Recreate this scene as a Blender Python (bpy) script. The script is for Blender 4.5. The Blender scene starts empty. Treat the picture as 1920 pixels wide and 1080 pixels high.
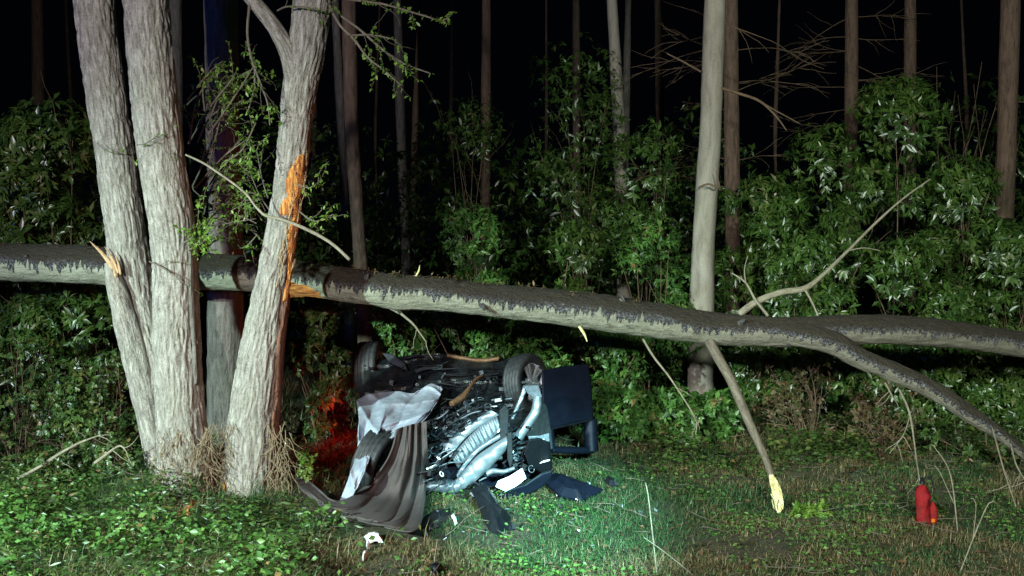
import bpy, math, random
import numpy as np
from mathutils import Vector, Matrix

SC = bpy.context.scene
COL = SC.collection
RNG = np.random.default_rng(7)
random.seed(7)

# ---------------------------------------------------------------- camera
F = 2059.0                      # focal length in 1920-px units
CAMZ = 2.65
TP = 120.0 / F
PITCH = math.atan(TP)
cam_d = bpy.data.cameras.new('camera')
cam_d.sensor_width = 36.0
cam_d.lens = F / 1920 * 36
cam_d.clip_start = 0.1
cam_d.clip_end = 500
cam = bpy.data.objects.new('camera', cam_d)
COL.objects.link(cam)
cam.location = (0, 0, CAMZ)
cam.rotation_euler = (math.pi / 2 - PITCH, 0, 0)
SC.camera = cam

# ---------------------------------------------------------------- world: night sky
w = bpy.data.worlds.new('World')
SC.world = w
w.use_nodes = True
bg = w.node_tree.nodes['Background']
bg.inputs['Color'].default_value = (0.12, 0.16, 0.30, 1)
bg.inputs['Strength'].default_value = 0.004


# ---------------------------------------------------------------- lamps out of view: fire-engine lights, a torch and an added fill
def spot(name, loc, aim, watts, color, deg, blend, radius):
    l = bpy.data.lights.new(name, 'SPOT')
    l.energy = watts
    l.color = color
    l.spot_size = math.radians(deg)
    l.spot_blend = blend
    l.shadow_soft_size = radius
    o = bpy.data.objects.new(name, l)
    COL.objects.link(o)
    o.location = loc
    d = Vector(aim) - Vector(loc)
    o.rotation_euler = d.to_track_quat('-Z', 'Y').to_euler()
    return o


spot('mast_floodlight', (-8.6, 1.2, 4.4), (-1.9, 10.4, -0.3), 15000, (0.72, 1.0, 0.91), 50, 1.0, 0.12)
spot('flood_warm', (-4.6, -0.5, 4.2), (1.6, 13.0, 2.6), 5000, (0.95, 0.92, 0.92), 100, 0.8, 0.15)
spot('fill_right', (1.8, -1.5, 4.6), (6.0, 14.5, 2.0), 8600, (0.87, 1.0, 0.86), 56, 1.0, 0.3)  # fill added out of view to brighten the right half
spot('torch_beam', (1.2, 0.8, 3.4), (0.28, 10.15, 0.0), 21000, (0.42, 0.97, 0.98), 16, 1.0, 0.08)
spot('tail_lamps_red', (7.5, 2.5, 2.0), (-2.6, 10.6, 1.6), 1000, (1.0, 0.16, 0.03), 26, 0.8, 0.15)
spot('beacon_blue', (-10.0, 5.0, 3.0), (-1.0, 16, 2.5), 500, (0.08, 0.16, 1.0), 90, 0.8, 0.15)

SC.view_settings.view_transform = 'Standard'
SC.view_settings.look = 'None'
SC.view_settings.exposure = 0.0
SC.view_settings.gamma = 1.0
SC.view_settings.use_curve_mapping = False


# ================================================================ helpers
def W(px, py, D):
    """photo pixel + forward distance (world y) -> world point"""
    x = (px - 960.0) / F
    v = (540.0 - py) / F
    c, s = math.cos(PITCH), math.sin(PITCH)
    d = Vector((x, c + v * s, -s + v * c))
    return Vector((0, 0, CAMZ)) + d * (D / d.y)


def inside(px, py, poly):
    r = np.zeros(len(px), dtype=bool)
    k = len(poly)
    for i in range(k):
        (x1, y1), (x2, y2) = poly[i], poly[(i + 1) % k]
        c = ((y1 > py) != (y2 > py)) & (px < (x2 - x1) * (py - y1) / (y2 - y1 + 1e-9) + x1)
        r ^= c
    return r


def hash3(ix, iy, iz):
    h = (ix.astype(np.int64) * 374761393 + iy.astype(np.int64) * 668265263 + iz.astype(np.int64) * 1274126177) & 0xffffffff
    h = ((h ^ (h >> 13)) * 1103515245) & 0xffffffff
    h = ((h ^ (h >> 16)) * 2654435761) & 0xffffffff
    return ((h >> 8) & 0xffff) / 65535.0


def vnoise(p):
    p = np.asarray(p, dtype=float)
    i = np.floor(p).astype(np.int64)
    f = p - i
    f = f * f * (3 - 2 * f)
    r = 0
    for dx in (0, 1):
        wx = f[:, 0] if dx else 1 - f[:, 0]
        for dy in (0, 1):
            wy = f[:, 1] if dy else 1 - f[:, 1]
            for dz in (0, 1):
                wz = f[:, 2] if dz else 1 - f[:, 2]
                r = r + wx * wy * wz * hash3(i[:, 0] + dx, i[:, 1] + dy, i[:, 2] + dz)
    return r


def fbm(p, o=3):
    p = np.asarray(p, dtype=float)
    r, a, t = 0, 1.0, 0
    for k in range(o):
        r = r + a * vnoise(p * (2 ** k) + 17.3 * k)
        t += a
        a *= 0.5
    return r / t


def hgt(x, y):
    x = np.asarray(x, dtype=float)
    y = np.asarray(y, dtype=float)
    z = 0.19 * np.exp(-((x + 2.85) ** 2 / 1.0 + (y - 10.3) ** 2 / 0.8))
    z = z + 0.05 * np.sin(x * 1.7 + 0.6) * np.sin(y * 1.3) + 0.03 * np.sin(x * 3.9 + y * 2.7)
    t = np.clip((7.2 - y) / 5.0, 0, 1)
    z = z + 0.9 * t * t * (3 - 2 * t)
    t = np.clip((y - 16) / 20, 0, 1)
    z = z + 0.8 * t * t
    return z


def H(x, y):
    return float(hgt(x, y))


def G(px, py, up=0.0):
    """photo pixel -> point on the ground"""
    for D in np.arange(5, 40, 0.02):
        p = W(px, py, D)
        if p.z <= H(p.x, p.y) + up:
            return p
    return W(px, py, 40)


class MB:
    """collects geometry, builds ONE mesh object"""

    def __init__(self):
        self.v, self.f, self.sm, self.mi = [], [], [], []
        self.bark, self.rnd = [], []

    def add(self, verts, faces, smooth=True, mi=0, bark=None, rnd=0.5):
        o = len(self.v)
        self.v.extend([tuple(map(float, a)) for a in verts])
        for q in faces:
            self.f.append(tuple(int(o + k) for k in q))
            self.sm.append(smooth)
            self.mi.append(mi)
        n = len(verts)
        self.bark.extend([tuple(map(float, a)) for a in bark] if bark is not None else [tuple(map(float, a)) for a in verts])
        self.rnd.extend(list(map(float, rnd)) if hasattr(rnd, '__len__') else [rnd] * n)

    def tube(self, pts, rad, n=8, mi=0, disp=None, cap=True, rnd=0.5, ref=None):
        P, Q, bark, N = ring_arrays(pts, rad, n, disp, ref)
        self.add(P, Q, True, mi, bark, rnd)
        if cap:
            m = len(pts)
            self.f.append(tuple(len(self.v) - m * n + k for k in range(n))[::-1]); self.sm.append(False); self.mi.append(mi)
            self.f.append(tuple(len(self.v) - n + k for k in range(n))); self.sm.append(False); self.mi.append(mi)

    def box(self, c, size, rot=None, mi=0, rnd=0.5):
        c = Vector(c)
        R = rot if rot is not None else Matrix.Identity(3)
        vs = []
        for sx in (-.5, .5):
            for sy in (-.5, .5):
                for sz in (-.5, .5):
                    vs.append(c + R @ Vector((sx * size[0], sy * size[1], sz * size[2])))
        self.add(vs, [(0, 1, 3, 2), (4, 6, 7, 5), (0, 4, 5, 1), (2, 3, 7, 6), (0, 2, 6, 4), (1, 5, 7, 3)], False, mi, rnd=rnd)

    def slab(self, pts, thick, mi=0, rnd=0.5):
        """polygon given by 3D points, extruded by vector thick"""
        n = len(pts)
        t = Vector(thick)
        vs = [Vector(p) for p in pts] + [Vector(p) + t for p in pts]
        fs = [tuple(range(n)), tuple(range(2 * n - 1, n - 1, -1))]
        for k in range(n):
            fs.append((k, n + k, n + (k + 1) % n, (k + 1) % n))
        self.add(vs, fs, False, mi, rnd=rnd)

    def grid(self, A, mi=0, smooth=True, rnd=0.5):
        """A: array (m, n, 3)"""
        m, n = A.shape[:2]
        fs = [(i * n + j, i * n + j + 1, (i + 1) * n + j + 1, (i + 1) * n + j) for i in range(m - 1) for j in range(n - 1)]
        self.add(A.reshape(-1, 3), fs, smooth, mi, rnd=rnd)

    def build(self, name, mat, parent=None, origin=None):
        if parent is not None:
            org = ORG[parent.name]
        elif origin is not None:
            org = Vector(origin)
        else:
            a = np.array(self.v)
            org = Vector((*(a.min(0)[:2] + a.max(0)[:2]) / 2, a[:, 2].min()))
        me = bpy.data.meshes.new(name)
        me.from_pydata([tuple(a - b for a, b in zip(v, org)) for v in self.v], [], self.f)
        me.polygons.foreach_set('use_smooth', self.sm)
        me.polygons.foreach_set('material_index', self.mi)
        at = me.attributes.new('bark', 'FLOAT_VECTOR', 'POINT')
        at.data.foreach_set('vector', np.array(self.bark, dtype=np.float32).ravel())
        at = me.attributes.new('rnd', 'FLOAT', 'POINT')
        at.data.foreach_set('value', np.array(self.rnd, dtype=np.float32))
        for m in (mat if isinstance(mat, (list, tuple)) else [mat]):
            me.materials.append(m)
        me.update()
        return link(name, me, parent, org)


ORG = {}


def link(name, data, parent, org):
    o = bpy.data.objects.new(name, data)
    COL.objects.link(o)
    if parent is not None:
        o.parent = parent
    else:
        o.location = org
    ORG[o.name] = Vector(org)
    return o


def ring_arrays(pts, rad, n, disp=None, ref=None):
    P = np.array([tuple(p) for p in pts], dtype=float)
    m = len(P)
    R = np.broadcast_to(np.asarray(rad, dtype=float), (m,))
    T = np.gradient(P, axis=0)
    T /= np.linalg.norm(T, axis=1)[:, None] + 1e-12
    r = np.array(ref if ref is not None else (0, 1, 0), dtype=float)
    if abs(T.mean(0) @ r) > 0.93 * np.linalg.norm(T.mean(0)):
        r = np.array((0, 0, 1.0)) if ref is None or abs(r[2]) < .9 else np.array((0, 1.0, 0))
    A = r[None] - T * (T @ r)[:, None]
    A /= np.linalg.norm(A, axis=1)[:, None] + 1e-12
    B = np.cross(T, A)
    th = np.linspace(0, 2 * np.pi, n, endpoint=False)
    L = np.concatenate([[0], np.cumsum(np.linalg.norm(np.diff(P, axis=0), axis=1))])
    N = A[:, None] * np.cos(th)[None, :, None] + B[:, None] * np.sin(th)[None, :, None]
    bark = np.stack([np.cos(th)[None] * R[:, None], np.sin(th)[None] * R[:, None], np.repeat(L[:, None], n, 1)], -1).reshape(-1, 3)
    rr = np.repeat(R[:, None], n, 1)
    if disp is not None:
        rr = rr + disp(bark).reshape(m, n)
    V = (P[:, None] + N * rr[..., None]).reshape(-1, 3)
    i = np.arange(m - 1)[:, None] * n
    j = np.arange(n)[None]
    q = np.stack([i + j, i + (j + 1) % n, i + n + (j + 1) % n, i + n + j], -1).reshape(-1, 4)
    return V, q, bark, N


def spline(ctrl, m):
    """Catmull-Rom through rows of ctrl (k, d) -> (m, d), even in control length"""
    c = np.array([list(a) for a in ctrl], dtype=float)
    k = len(c)
    ch = np.concatenate([[0], np.cumsum(np.linalg.norm(np.diff(c[:, :3], axis=0), axis=1))])
    s = np.linspace(0, ch[-1], m)
    i = np.clip(np.searchsorted(ch, s, side='right') - 1, 0, k - 2)
    t = ((s - ch[i]) / (ch[i + 1] - ch[i]))[:, None]
    p0, p1, p2, p3 = c[np.maximum(i - 1, 0)], c[i], c[i + 1], c[np.minimum(i + 2, k - 1)]
    return 0.5 * (2 * p1 + (p2 - p0) * t + (2 * p0 - 5 * p1 + 4 * p2 - p3) * t ** 2 + (3 * p1 - p0 - 3 * p2 + p3) * t ** 3)


def fast_mesh(name, V, T, mat, parent=None, origin=(0, 0, 0), attrs=None, smooth=True):
    """big triangle meshes (leaves, grass)"""
    org = ORG[parent.name] if parent is not None else Vector(origin)
    V = np.asarray(V, dtype=np.float32) - np.array(org, dtype=np.float32)
    me = bpy.data.meshes.new(name)
    nt = len(T)
    me.vertices.add(len(V))
    me.vertices.foreach_set('co', V.ravel())
    me.loops.add(nt * 3)
    me.loops.foreach_set('vertex_index', np.asarray(T, dtype=np.int32).ravel())
    me.polygons.add(nt)
    me.polygons.foreach_set('loop_start', np.arange(0, nt * 3, 3, dtype=np.int32))
    me.polygons.foreach_set('use_smooth', np.full(nt, smooth))
    for k, a in (attrs or {}).items():
        at = me.attributes.new(k, 'FLOAT', 'POINT')
        at.data.foreach_set('value', np.asarray(a, dtype=np.float32))
    me.materials.append(mat)
    me.update(calc_edges=True)
    return link(name, me, parent, org)


def tag(o, label, cat, group=None, kind=None):
    if label:
        o['label'] = label
    if cat:
        o['category'] = cat
    if group:
        o['group'] = group
    if kind:
        o['kind'] = kind
    return o


def empty(name, loc, label, cat, group=None):
    o = link(name, None, None, Vector(loc))
    o.empty_display_size = 0.2
    return tag(o, label, cat, group)


# ================================================================ materials
def nodes(name):
    m = bpy.data.materials.new(name)
    m.use_nodes = True
    nt = m.node_tree
    b = nt.nodes['Principled BSDF']
    return m, nt, b


def N_(nt, t, **kw):
    n = nt.nodes.new(t)
    for k, v in kw.items():
        if k in n.inputs:
            n.inputs[k].default_value = v
        else:
            setattr(n, k, v)
    return n


def ramp(nt, fac, stops):
    r = nt.nodes.new('ShaderNodeValToRGB')
    e = r.color_ramp.elements
    while len(e) < len(stops):
        e.new(0.5)
    for k, (p, c) in enumerate(stops):
        e[k].position = p
        e[k].color = (*c, 1) if len(c) == 3 else c
    nt.links.new(fac, r.inputs[0])
    return r.outputs[0]


def mix(nt, fac, a, b, mode='MIX'):
    m = nt.nodes.new('ShaderNodeMix')
    m.data_type = 'RGBA'
    m.blend_type = mode
    for sock, val in ((0, fac), (6, a), (7, b)):
        if hasattr(val, 'is_linked') or hasattr(val, 'links'):
            nt.links.new(val, m.inputs[sock])
        else:
            m.inputs[sock].default_value = val if sock == 0 else (*val, 1)
    return m.outputs[2]


def math_(nt, op, a, b=0.0):
    m = nt.nodes.new('ShaderNodeMath')
    m.operation = op
    for k, v in ((0, a), (1, b)):
        if hasattr(v, 'links'):
            nt.links.new(v, m.inputs[k])
        else:
            m.inputs[k].default_value = v
    return m.outputs[0]


def bump(nt, b, h, strength, dist):
    n = N_(nt, 'ShaderNodeBump', Strength=strength, Distance=dist)
    nt.links.new(h, n.inputs['Height'])
    nt.links.new(n.outputs[0], b.inputs['Normal'])


def coords(nt, scale, attr='bark'):
    a = nt.nodes.new('ShaderNodeAttribute')
    a.attribute_name = attr
    mp = nt.nodes.new('ShaderNodeMapping')
    mp.inputs['Scale'].default_value = scale
    nt.links.new(a.outputs['Vector'], mp.inputs['Vector'])
    return mp.outputs[0]


def noise(nt, vec, scale, detail=5, rough=0.6, dist=0.0):
    n = N_(nt, 'ShaderNodeTexNoise', Scale=scale, Detail=detail, Roughness=rough, Distortion=dist)
    if vec is not None:
        nt.links.new(vec, n.inputs['Vector'])
    return n.outputs[0]


def bark_mat(name, dark, mid, light, green=0.3, s=14, rough=0.85, bs=0.9):
    m, nt, b = nodes(name)
    v = coords(nt, (1, 1, 0.22))
    n1 = noise(nt, v, s, 7, 0.65, 0.6)
    c = ramp(nt, n1, [(0.34, dark), (0.48, mid), (0.66, light)])
    v2 = coords(nt, (1, 1, 0.6))
    n2 = noise(nt, v2, 3.2, 5)
    g = ramp(nt, n2, [(0.45, (0, 0, 0)), (0.7, (green,) * 3)])
    c = mix(nt, g, c, tuple(x * y for x, y in zip(mid, (0.75, 0.95, 0.55))))
    n3 = noise(nt, coords(nt, (1, 1, 1)), 60, 4)
    c = mix(nt, 0.35, c, ramp(nt, n3, [(0.3, dark), (0.7, light)]))
    nt.links.new(c, b.inputs['Base Color'])
    b.inputs['Roughness'].default_value = rough
    h = math_(nt, 'ADD', n1, math_(nt, 'MULTIPLY', n3, 0.25))
    bump(nt, b, h, bs, 0.03)
    return m


M = {}
M['alder'] = bark_mat('alder_bark', (0.045, 0.034, 0.028), (0.19, 0.165, 0.14), (0.40, 0.375, 0.33), s=30)
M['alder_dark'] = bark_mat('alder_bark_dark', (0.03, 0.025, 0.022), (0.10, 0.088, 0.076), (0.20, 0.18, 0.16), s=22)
M['pine'] = bark_mat('pine_bark', (0.03, 0.018, 0.013), (0.105, 0.065, 0.045), (0.18, 0.115, 0.08), green=0.15, s=18)
M['beech'] = bark_mat('beech_bark', (0.13, 0.115, 0.095), (0.25, 0.22, 0.18), (0.34, 0.31, 0.26), green=0.35, s=9, bs=0.25)
M['twig'] = bark_mat('twig_bark', (0.035, 0.026, 0.018), (0.10, 0.08, 0.055), (0.2, 0.17, 0.13), s=30, bs=0.3)
M['pale_twig'] = bark_mat('pale_twig', (0.07, 0.06, 0.04), (0.18, 0.16, 0.11), (0.33, 0.30, 0.22), s=30, bs=0.3)
M['brown_twig'] = bark_mat('brown_twig', (0.04, 0.024, 0.013), (0.115, 0.07, 0.04), (0.19, 0.13, 0.08), s=30, bs=0.3)


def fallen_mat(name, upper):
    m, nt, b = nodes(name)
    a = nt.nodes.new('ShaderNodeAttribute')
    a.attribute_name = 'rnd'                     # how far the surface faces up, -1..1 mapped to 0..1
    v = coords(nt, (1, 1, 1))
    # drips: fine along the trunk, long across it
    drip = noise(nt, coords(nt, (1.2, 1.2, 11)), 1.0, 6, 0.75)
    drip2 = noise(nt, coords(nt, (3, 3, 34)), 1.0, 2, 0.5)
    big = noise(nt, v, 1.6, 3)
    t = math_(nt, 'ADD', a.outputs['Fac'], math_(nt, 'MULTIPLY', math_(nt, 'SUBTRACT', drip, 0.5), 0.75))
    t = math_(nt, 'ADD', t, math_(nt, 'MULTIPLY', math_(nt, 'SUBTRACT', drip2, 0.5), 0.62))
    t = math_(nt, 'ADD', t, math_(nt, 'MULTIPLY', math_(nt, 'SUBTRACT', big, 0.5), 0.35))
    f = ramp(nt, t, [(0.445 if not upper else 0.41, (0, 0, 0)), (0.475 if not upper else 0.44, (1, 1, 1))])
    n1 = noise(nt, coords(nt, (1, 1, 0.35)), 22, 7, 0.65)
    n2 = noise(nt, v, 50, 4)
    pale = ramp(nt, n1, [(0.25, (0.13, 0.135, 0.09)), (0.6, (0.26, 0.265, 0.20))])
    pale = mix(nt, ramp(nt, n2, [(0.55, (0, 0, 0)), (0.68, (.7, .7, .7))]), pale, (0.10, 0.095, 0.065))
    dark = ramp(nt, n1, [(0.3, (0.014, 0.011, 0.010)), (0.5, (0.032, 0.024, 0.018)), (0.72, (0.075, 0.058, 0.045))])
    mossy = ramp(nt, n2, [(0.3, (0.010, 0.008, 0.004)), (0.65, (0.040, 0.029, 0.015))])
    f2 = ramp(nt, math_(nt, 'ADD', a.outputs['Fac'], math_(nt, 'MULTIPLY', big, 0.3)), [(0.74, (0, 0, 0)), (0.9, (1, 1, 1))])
    wet_sheen = ramp(nt, n2, [(0.40, (0.035, 0.032, 0.034)), (0.56, (0.12, 0.118, 0.125)), (0.66, (0.30, 0.30, 0.31))])  # grey sheen of the wet bark put into the colour as bright speckles
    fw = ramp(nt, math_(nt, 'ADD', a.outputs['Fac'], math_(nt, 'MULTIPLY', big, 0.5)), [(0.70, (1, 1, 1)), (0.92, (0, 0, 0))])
    dark = mix(nt, fw, dark, wet_sheen)
    # lichen and bark plates break both halves up
    n4 = noise(nt, coords(nt, (1, 1, 0.5)), 11, 6, 0.75)
    pale = mix(nt, ramp(nt, n4, [(0.56, (0, 0, 0)), (0.64, (.85, .85, .85))]), pale, (0.075, 0.062, 0.048))
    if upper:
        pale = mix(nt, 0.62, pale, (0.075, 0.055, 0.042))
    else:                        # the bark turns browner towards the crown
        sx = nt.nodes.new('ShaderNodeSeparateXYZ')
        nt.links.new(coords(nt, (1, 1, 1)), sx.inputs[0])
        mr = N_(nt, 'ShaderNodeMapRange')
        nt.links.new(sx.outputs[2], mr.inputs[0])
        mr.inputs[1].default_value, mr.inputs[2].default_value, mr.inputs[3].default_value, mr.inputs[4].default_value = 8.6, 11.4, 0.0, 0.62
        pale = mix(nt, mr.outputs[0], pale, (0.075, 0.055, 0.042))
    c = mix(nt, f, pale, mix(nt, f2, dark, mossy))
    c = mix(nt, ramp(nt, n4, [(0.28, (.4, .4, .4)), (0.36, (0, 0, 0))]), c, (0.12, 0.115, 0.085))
    nt.links.new(c, b.inputs['Base Color'])
    rgh = ramp(nt, n2, [(0.35, (0.22,) * 3), (0.65, (0.6,) * 3)])
    rgh = mix(nt, f, (0.75,) * 3, mix(nt, f2, rgh, (0.85,) * 3))
    nt.links.new(rgh, b.inputs['Roughness'])
    h = math_(nt, 'ADD', math_(nt, 'MULTIPLY', n1, 1.0), math_(nt, 'MULTIPLY', n2, 0.35))
    h = math_(nt, 'ADD', h, math_(nt, 'MULTIPLY', n4, 1.2))
    h = math_(nt, 'MULTIPLY', h, math_(nt, 'ADD', math_(nt, 'MULTIPLY', f, 0.8), 0.4))
    bump(nt, b, h, 1.0, 0.05)
    return m


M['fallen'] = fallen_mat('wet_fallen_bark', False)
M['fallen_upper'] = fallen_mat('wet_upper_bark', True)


def wood_mat(name, a, c, d, s=25):
    m, nt, b = nodes(name)
    n1 = noise(nt, coords(nt, (1, 1, 0.12)), s, 6, 0.7)
    nt.links.new(ramp(nt, n1, [(0.36, a), (0.5, c), (0.64, d)]), b.inputs['Base Color'])
    b.inputs['Roughness'].default_value = 0.75
    bump(nt, b, n1, 1.0, 0.04)
    return m


M['dry_fibre'] = bark_mat('dry_fibre', (0.07, 0.045, 0.025), (0.2, 0.14, 0.08), (0.32, 0.25, 0.16), s=30, bs=0.2)
M['orange_wood'] = wood_mat('torn_orange_wood', (0.16, 0.035, 0.008), (0.52, 0.18, 0.03), (0.80, 0.42, 0.10), 46)
M['shaded_wood'] = wood_mat('stripped_wood_shaded', (0.045, 0.016, 0.009), (0.15, 0.055, 0.028), (0.26, 0.12, 0.07), 40)  # stripped wood, with shade and red light put into its darker colour
M['pale_wood'] = wood_mat('splintered_pale_wood', (0.5, 0.42, 0.16), (0.78, 0.72, 0.36), (0.85, 0.82, 0.55))
M['tan_wood'] = wood_mat('splintered_tan_wood', (0.2, 0.11, 0.05), (0.48, 0.32, 0.17), (0.68, 0.52, 0.33))


def leaf_mat(name, stops, rough=0.35, trans=0.25, spec=0.5):
    m, nt, b = nodes(name)
    a = nt.nodes.new('ShaderNodeAttribute')
    a.attribute_name = 'rnd'
    c = ramp(nt, a.outputs['Fac'], stops)
    nt.links.new(c, b.inputs['Base Color'])
    b.inputs['Roughness'].default_value = rough
    b.inputs['Specular IOR Level'].default_value = spec
    t = nt.nodes.new('ShaderNodeBsdfTranslucent')
    nt.links.new(mix(nt, 0.5, c, (0.12, 0.2, 0.02)), t.inputs[0])
    ms = nt.nodes.new('ShaderNodeMixShader')
    ms.inputs[0].default_value = trans
    nt.links.new(b.outputs[0], ms.inputs[1])
    nt.links.new(t.outputs[0], ms.inputs[2])
    nt.links.new(ms.outputs[0], nt.nodes['Material Output'].inputs[0])
    return m


M['laurel'] = leaf_mat('laurel_leaf', [(0.0, (0.018, 0.046, 0.010)), (0.45, (0.044, 0.094, 0.015)), (0.85, (0.085, 0.14, 0.026)), (1.0, (0.16, 0.16, 0.08))], 0.36, 0.15, 1.0)
M['bright'] = leaf_mat('spring_leaf', [(0.0, (0.07, 0.16, 0.02)), (0.6, (0.14, 0.25, 0.035)), (1.0, (0.25, 0.33, 0.08))], 0.42, 0.3)
M['herb'] = leaf_mat('herb_leaf', [(0.0, (0.024, 0.07, 0.018)), (0.5, (0.065, 0.16, 0.03)), (0.93, (0.14, 0.25, 0.055)), (1.0, (0.22, 0.14, 0.06))], 0.4, 0.25)
M['bramble'] = leaf_mat('bramble_leaf', [(0.0, (0.018, 0.045, 0.012)), (0.55, (0.05, 0.095, 0.02)), (0.8, (0.10, 0.12, 0.03)), (1.0, (0.16, 0.09, 0.04))], 0.4, 0.2)
M['dry'] = leaf_mat('dry_leaf', [(0.0, (0.05, 0.028, 0.014)), (0.5, (0.11, 0.065, 0.03)), (0.8, (0.06, 0.075, 0.02)), (1.0, (0.20, 0.13, 0.07))], 0.6, 0.15)
M['grass'] = leaf_mat('grass_blade', [(0.0, (0.032, 0.085, 0.030)), (0.45, (0.075, 0.15, 0.055)), (0.6, (0.12, 0.16, 0.06)), (0.75, (0.17, 0.125, 0.06)), (1.0, (0.32, 0.25, 0.14))], 0.5, 0.25)
M['litter'] = leaf_mat('leaf_litter', [(0.0, (0.035, 0.02, 0.012)), (0.6, (0.12, 0.065, 0.03)), (1.0, (0.28, 0.18, 0.10))], 0.6, 0.1)


def solid(name, col, rough=0.5, metal=0.0, var=0.25, s=12, bs=0.0, coat=0.0, spec=0.5, dirt=None):
    m, nt, b = nodes(name)
    tc = nt.nodes.new('ShaderNodeTexCoord')
    n1 = noise(nt, tc.outputs['Object'], s, 6, 0.65)
    lo = tuple(max(0, c * (1 - var)) for c in col)
    hi = tuple(min(1, c * (1 + var)) for c in col)
    c = ramp(nt, n1, [(0.3, lo), (0.7, hi)])
    if dirt:
        n2 = noise(nt, tc.outputs['Object'], 5, 6, 0.7)
        c = mix(nt, ramp(nt, n2, [(0.5, (0, 0, 0)), (0.68, (0.8,) * 3)]), c, dirt)
    nt.links.new(c, b.inputs['Base Color'])
    b.inputs['Roughness'].default_value = rough
    b.inputs['Metallic'].default_value = metal
    b.inputs['Coat Weight'].default_value = coat
    b.inputs['Specular IOR Level'].default_value = spec
    if bs:
        bump(nt, b, n1, bs, 0.02)
    return m


M['paint'] = solid('dark_blue_paint', (0.004, 0.006, 0.014), 0.5, 0.0, 0.3, 6, 0.08, 0.0, 0.22)
M['under'] = solid('underbody_coating', (0.010, 0.012, 0.015), 0.33, 0.0, 0.5, 20, 0.6, dirt=(0.026, 0.024, 0.018))
M['rubber'] = solid('tyre_rubber', (0.020, 0.022, 0.024), 0.6, 0, 0.35, 15, 0.2)
M['plastic'] = solid('black_plastic', (0.007, 0.008, 0.011), 0.5, 0, 0.3, 20, 0.15, 0, 0.22)
M['alu'] = solid('aluminium', (0.17, 0.195, 0.225), 0.4, 0.45, 0.12, 10, 0.12)
M['alu_dull'] = solid('dull_aluminium', (0.085, 0.10, 0.12), 0.42, 0.45, 0.25, 25, 0.2)
M['alloy'] = solid('alloy_rim', (0.34, 0.34, 0.36), 0.4, 0.3, 0.2, 20, 0.0)
M['white_plastic'] = solid('white_plastic', (0.82, 0.84, 0.84), 0.45, 0, 0.05, 8)
M['grey_metal'] = solid('grey_primer', (0.045, 0.047, 0.052), 0.45, 0.3, 0.35, 18, 0.2)
M['rust'] = solid('rusty_steel', (0.16, 0.085, 0.045), 0.6, 0.3, 0.4, 25, 0.3)
M['orange_plastic'] = solid('red_lacquer', (0.17, 0.005, 0.007), 0.75, 0, 0.5, 14, 0.6, 0.0, 0.2, dirt=(0.05, 0.02, 0.012))
M['amber'] = solid('amber_plastic', (0.5, 0.13, 0.01), 0.3, 0, 0.1, 9)


def cloth_mat(name, col, var, s, rough=0.9):
    m, nt, b = nodes(name)
    tc = nt.nodes.new('ShaderNodeTexCoord')
    n1 = noise(nt, tc.outputs['Object'], s, 7, 0.7)
    n2 = noise(nt, tc.outputs['Object'], 160, 2)
    c = ramp(nt, n1, [(0.3, tuple(x * (1 - var) for x in col)), (0.7, tuple(min(1, x * (1 + var)) for x in col))])
    nt.links.new(c, b.inputs['Base Color'])
    b.inputs['Roughness'].default_value = rough
    bump(nt, b, math_(nt, 'ADD', n1, math_(nt, 'MULTIPLY', n2, 0.4)), 0.35, 0.012)
    return m


M['grey_cloth'] = cloth_mat('grey_blanket', (0.27, 0.31, 0.38), 0.28, 9)
M['brown_cloth'] = cloth_mat('brown_blanket', (0.064, 0.053, 0.052), 0.2, 7)


def ground_mat():
    m, nt, b = nodes('forest_soil')
    tc = nt.nodes.new('ShaderNodeTexCoord')
    o = tc.outputs['Object']
    n1 = noise(nt, o, 0.9, 6, 0.65)
    n2 = noise(nt, o, 14, 7, 0.7)
    c1 = ramp(nt, n2, [(0.3, (0.018, 0.016, 0.008)), (0.55, (0.06, 0.045, 0.024)), (0.75, (0.12, 0.09, 0.05))])
    c2 = ramp(nt, n2, [(0.3, (0.012, 0.028, 0.008)), (0.55, (0.03, 0.065, 0.018)), (0.75, (0.07, 0.10, 0.035))])
    nt.links.new(mix(nt, ramp(nt, n1, [(0.42, (0, 0, 0)), (0.6, (1, 1, 1))]), c1, c2), b.inputs['Base Color'])
    b.inputs['Roughness'].default_value = 0.95
    bump(nt, b, n2, 1.0, 0.05)
    return m


M['ground'] = ground_mat()

# ================================================================ ground
xs = np.unique(np.concatenate([np.linspace(-60, -14, 24), np.arange(-14, 14, 0.11), np.linspace(14, 60, 24)]))
ys = np.unique(np.concatenate([np.linspace(-6, 6, 18), np.arange(6, 20, 0.09), np.linspace(20, 90, 50)]))
X, Y = np.meshgrid(xs, ys)
rough_ = (fbm(np.stack([X.ravel() * 2.2, Y.ravel() * 2.2, X.ravel() * 0], -1), 3) - 0.5) * 0.10
Z = hgt(X.ravel(), Y.ravel()) + rough_
V = np.stack([X.ravel(), Y.ravel(), Z], -1)
n = len(xs)
i = np.arange(len(ys) - 1)[:, None] * n + np.arange(n - 1)[None]
i = i.ravel()
T = np.concatenate([np.stack([i, i + 1, i + n + 1], -1), np.stack([i, i + n + 1, i + n], -1)])
ground = fast_mesh('ground', V, T, M['ground'])
tag(ground, None, None, kind='structure')


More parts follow.
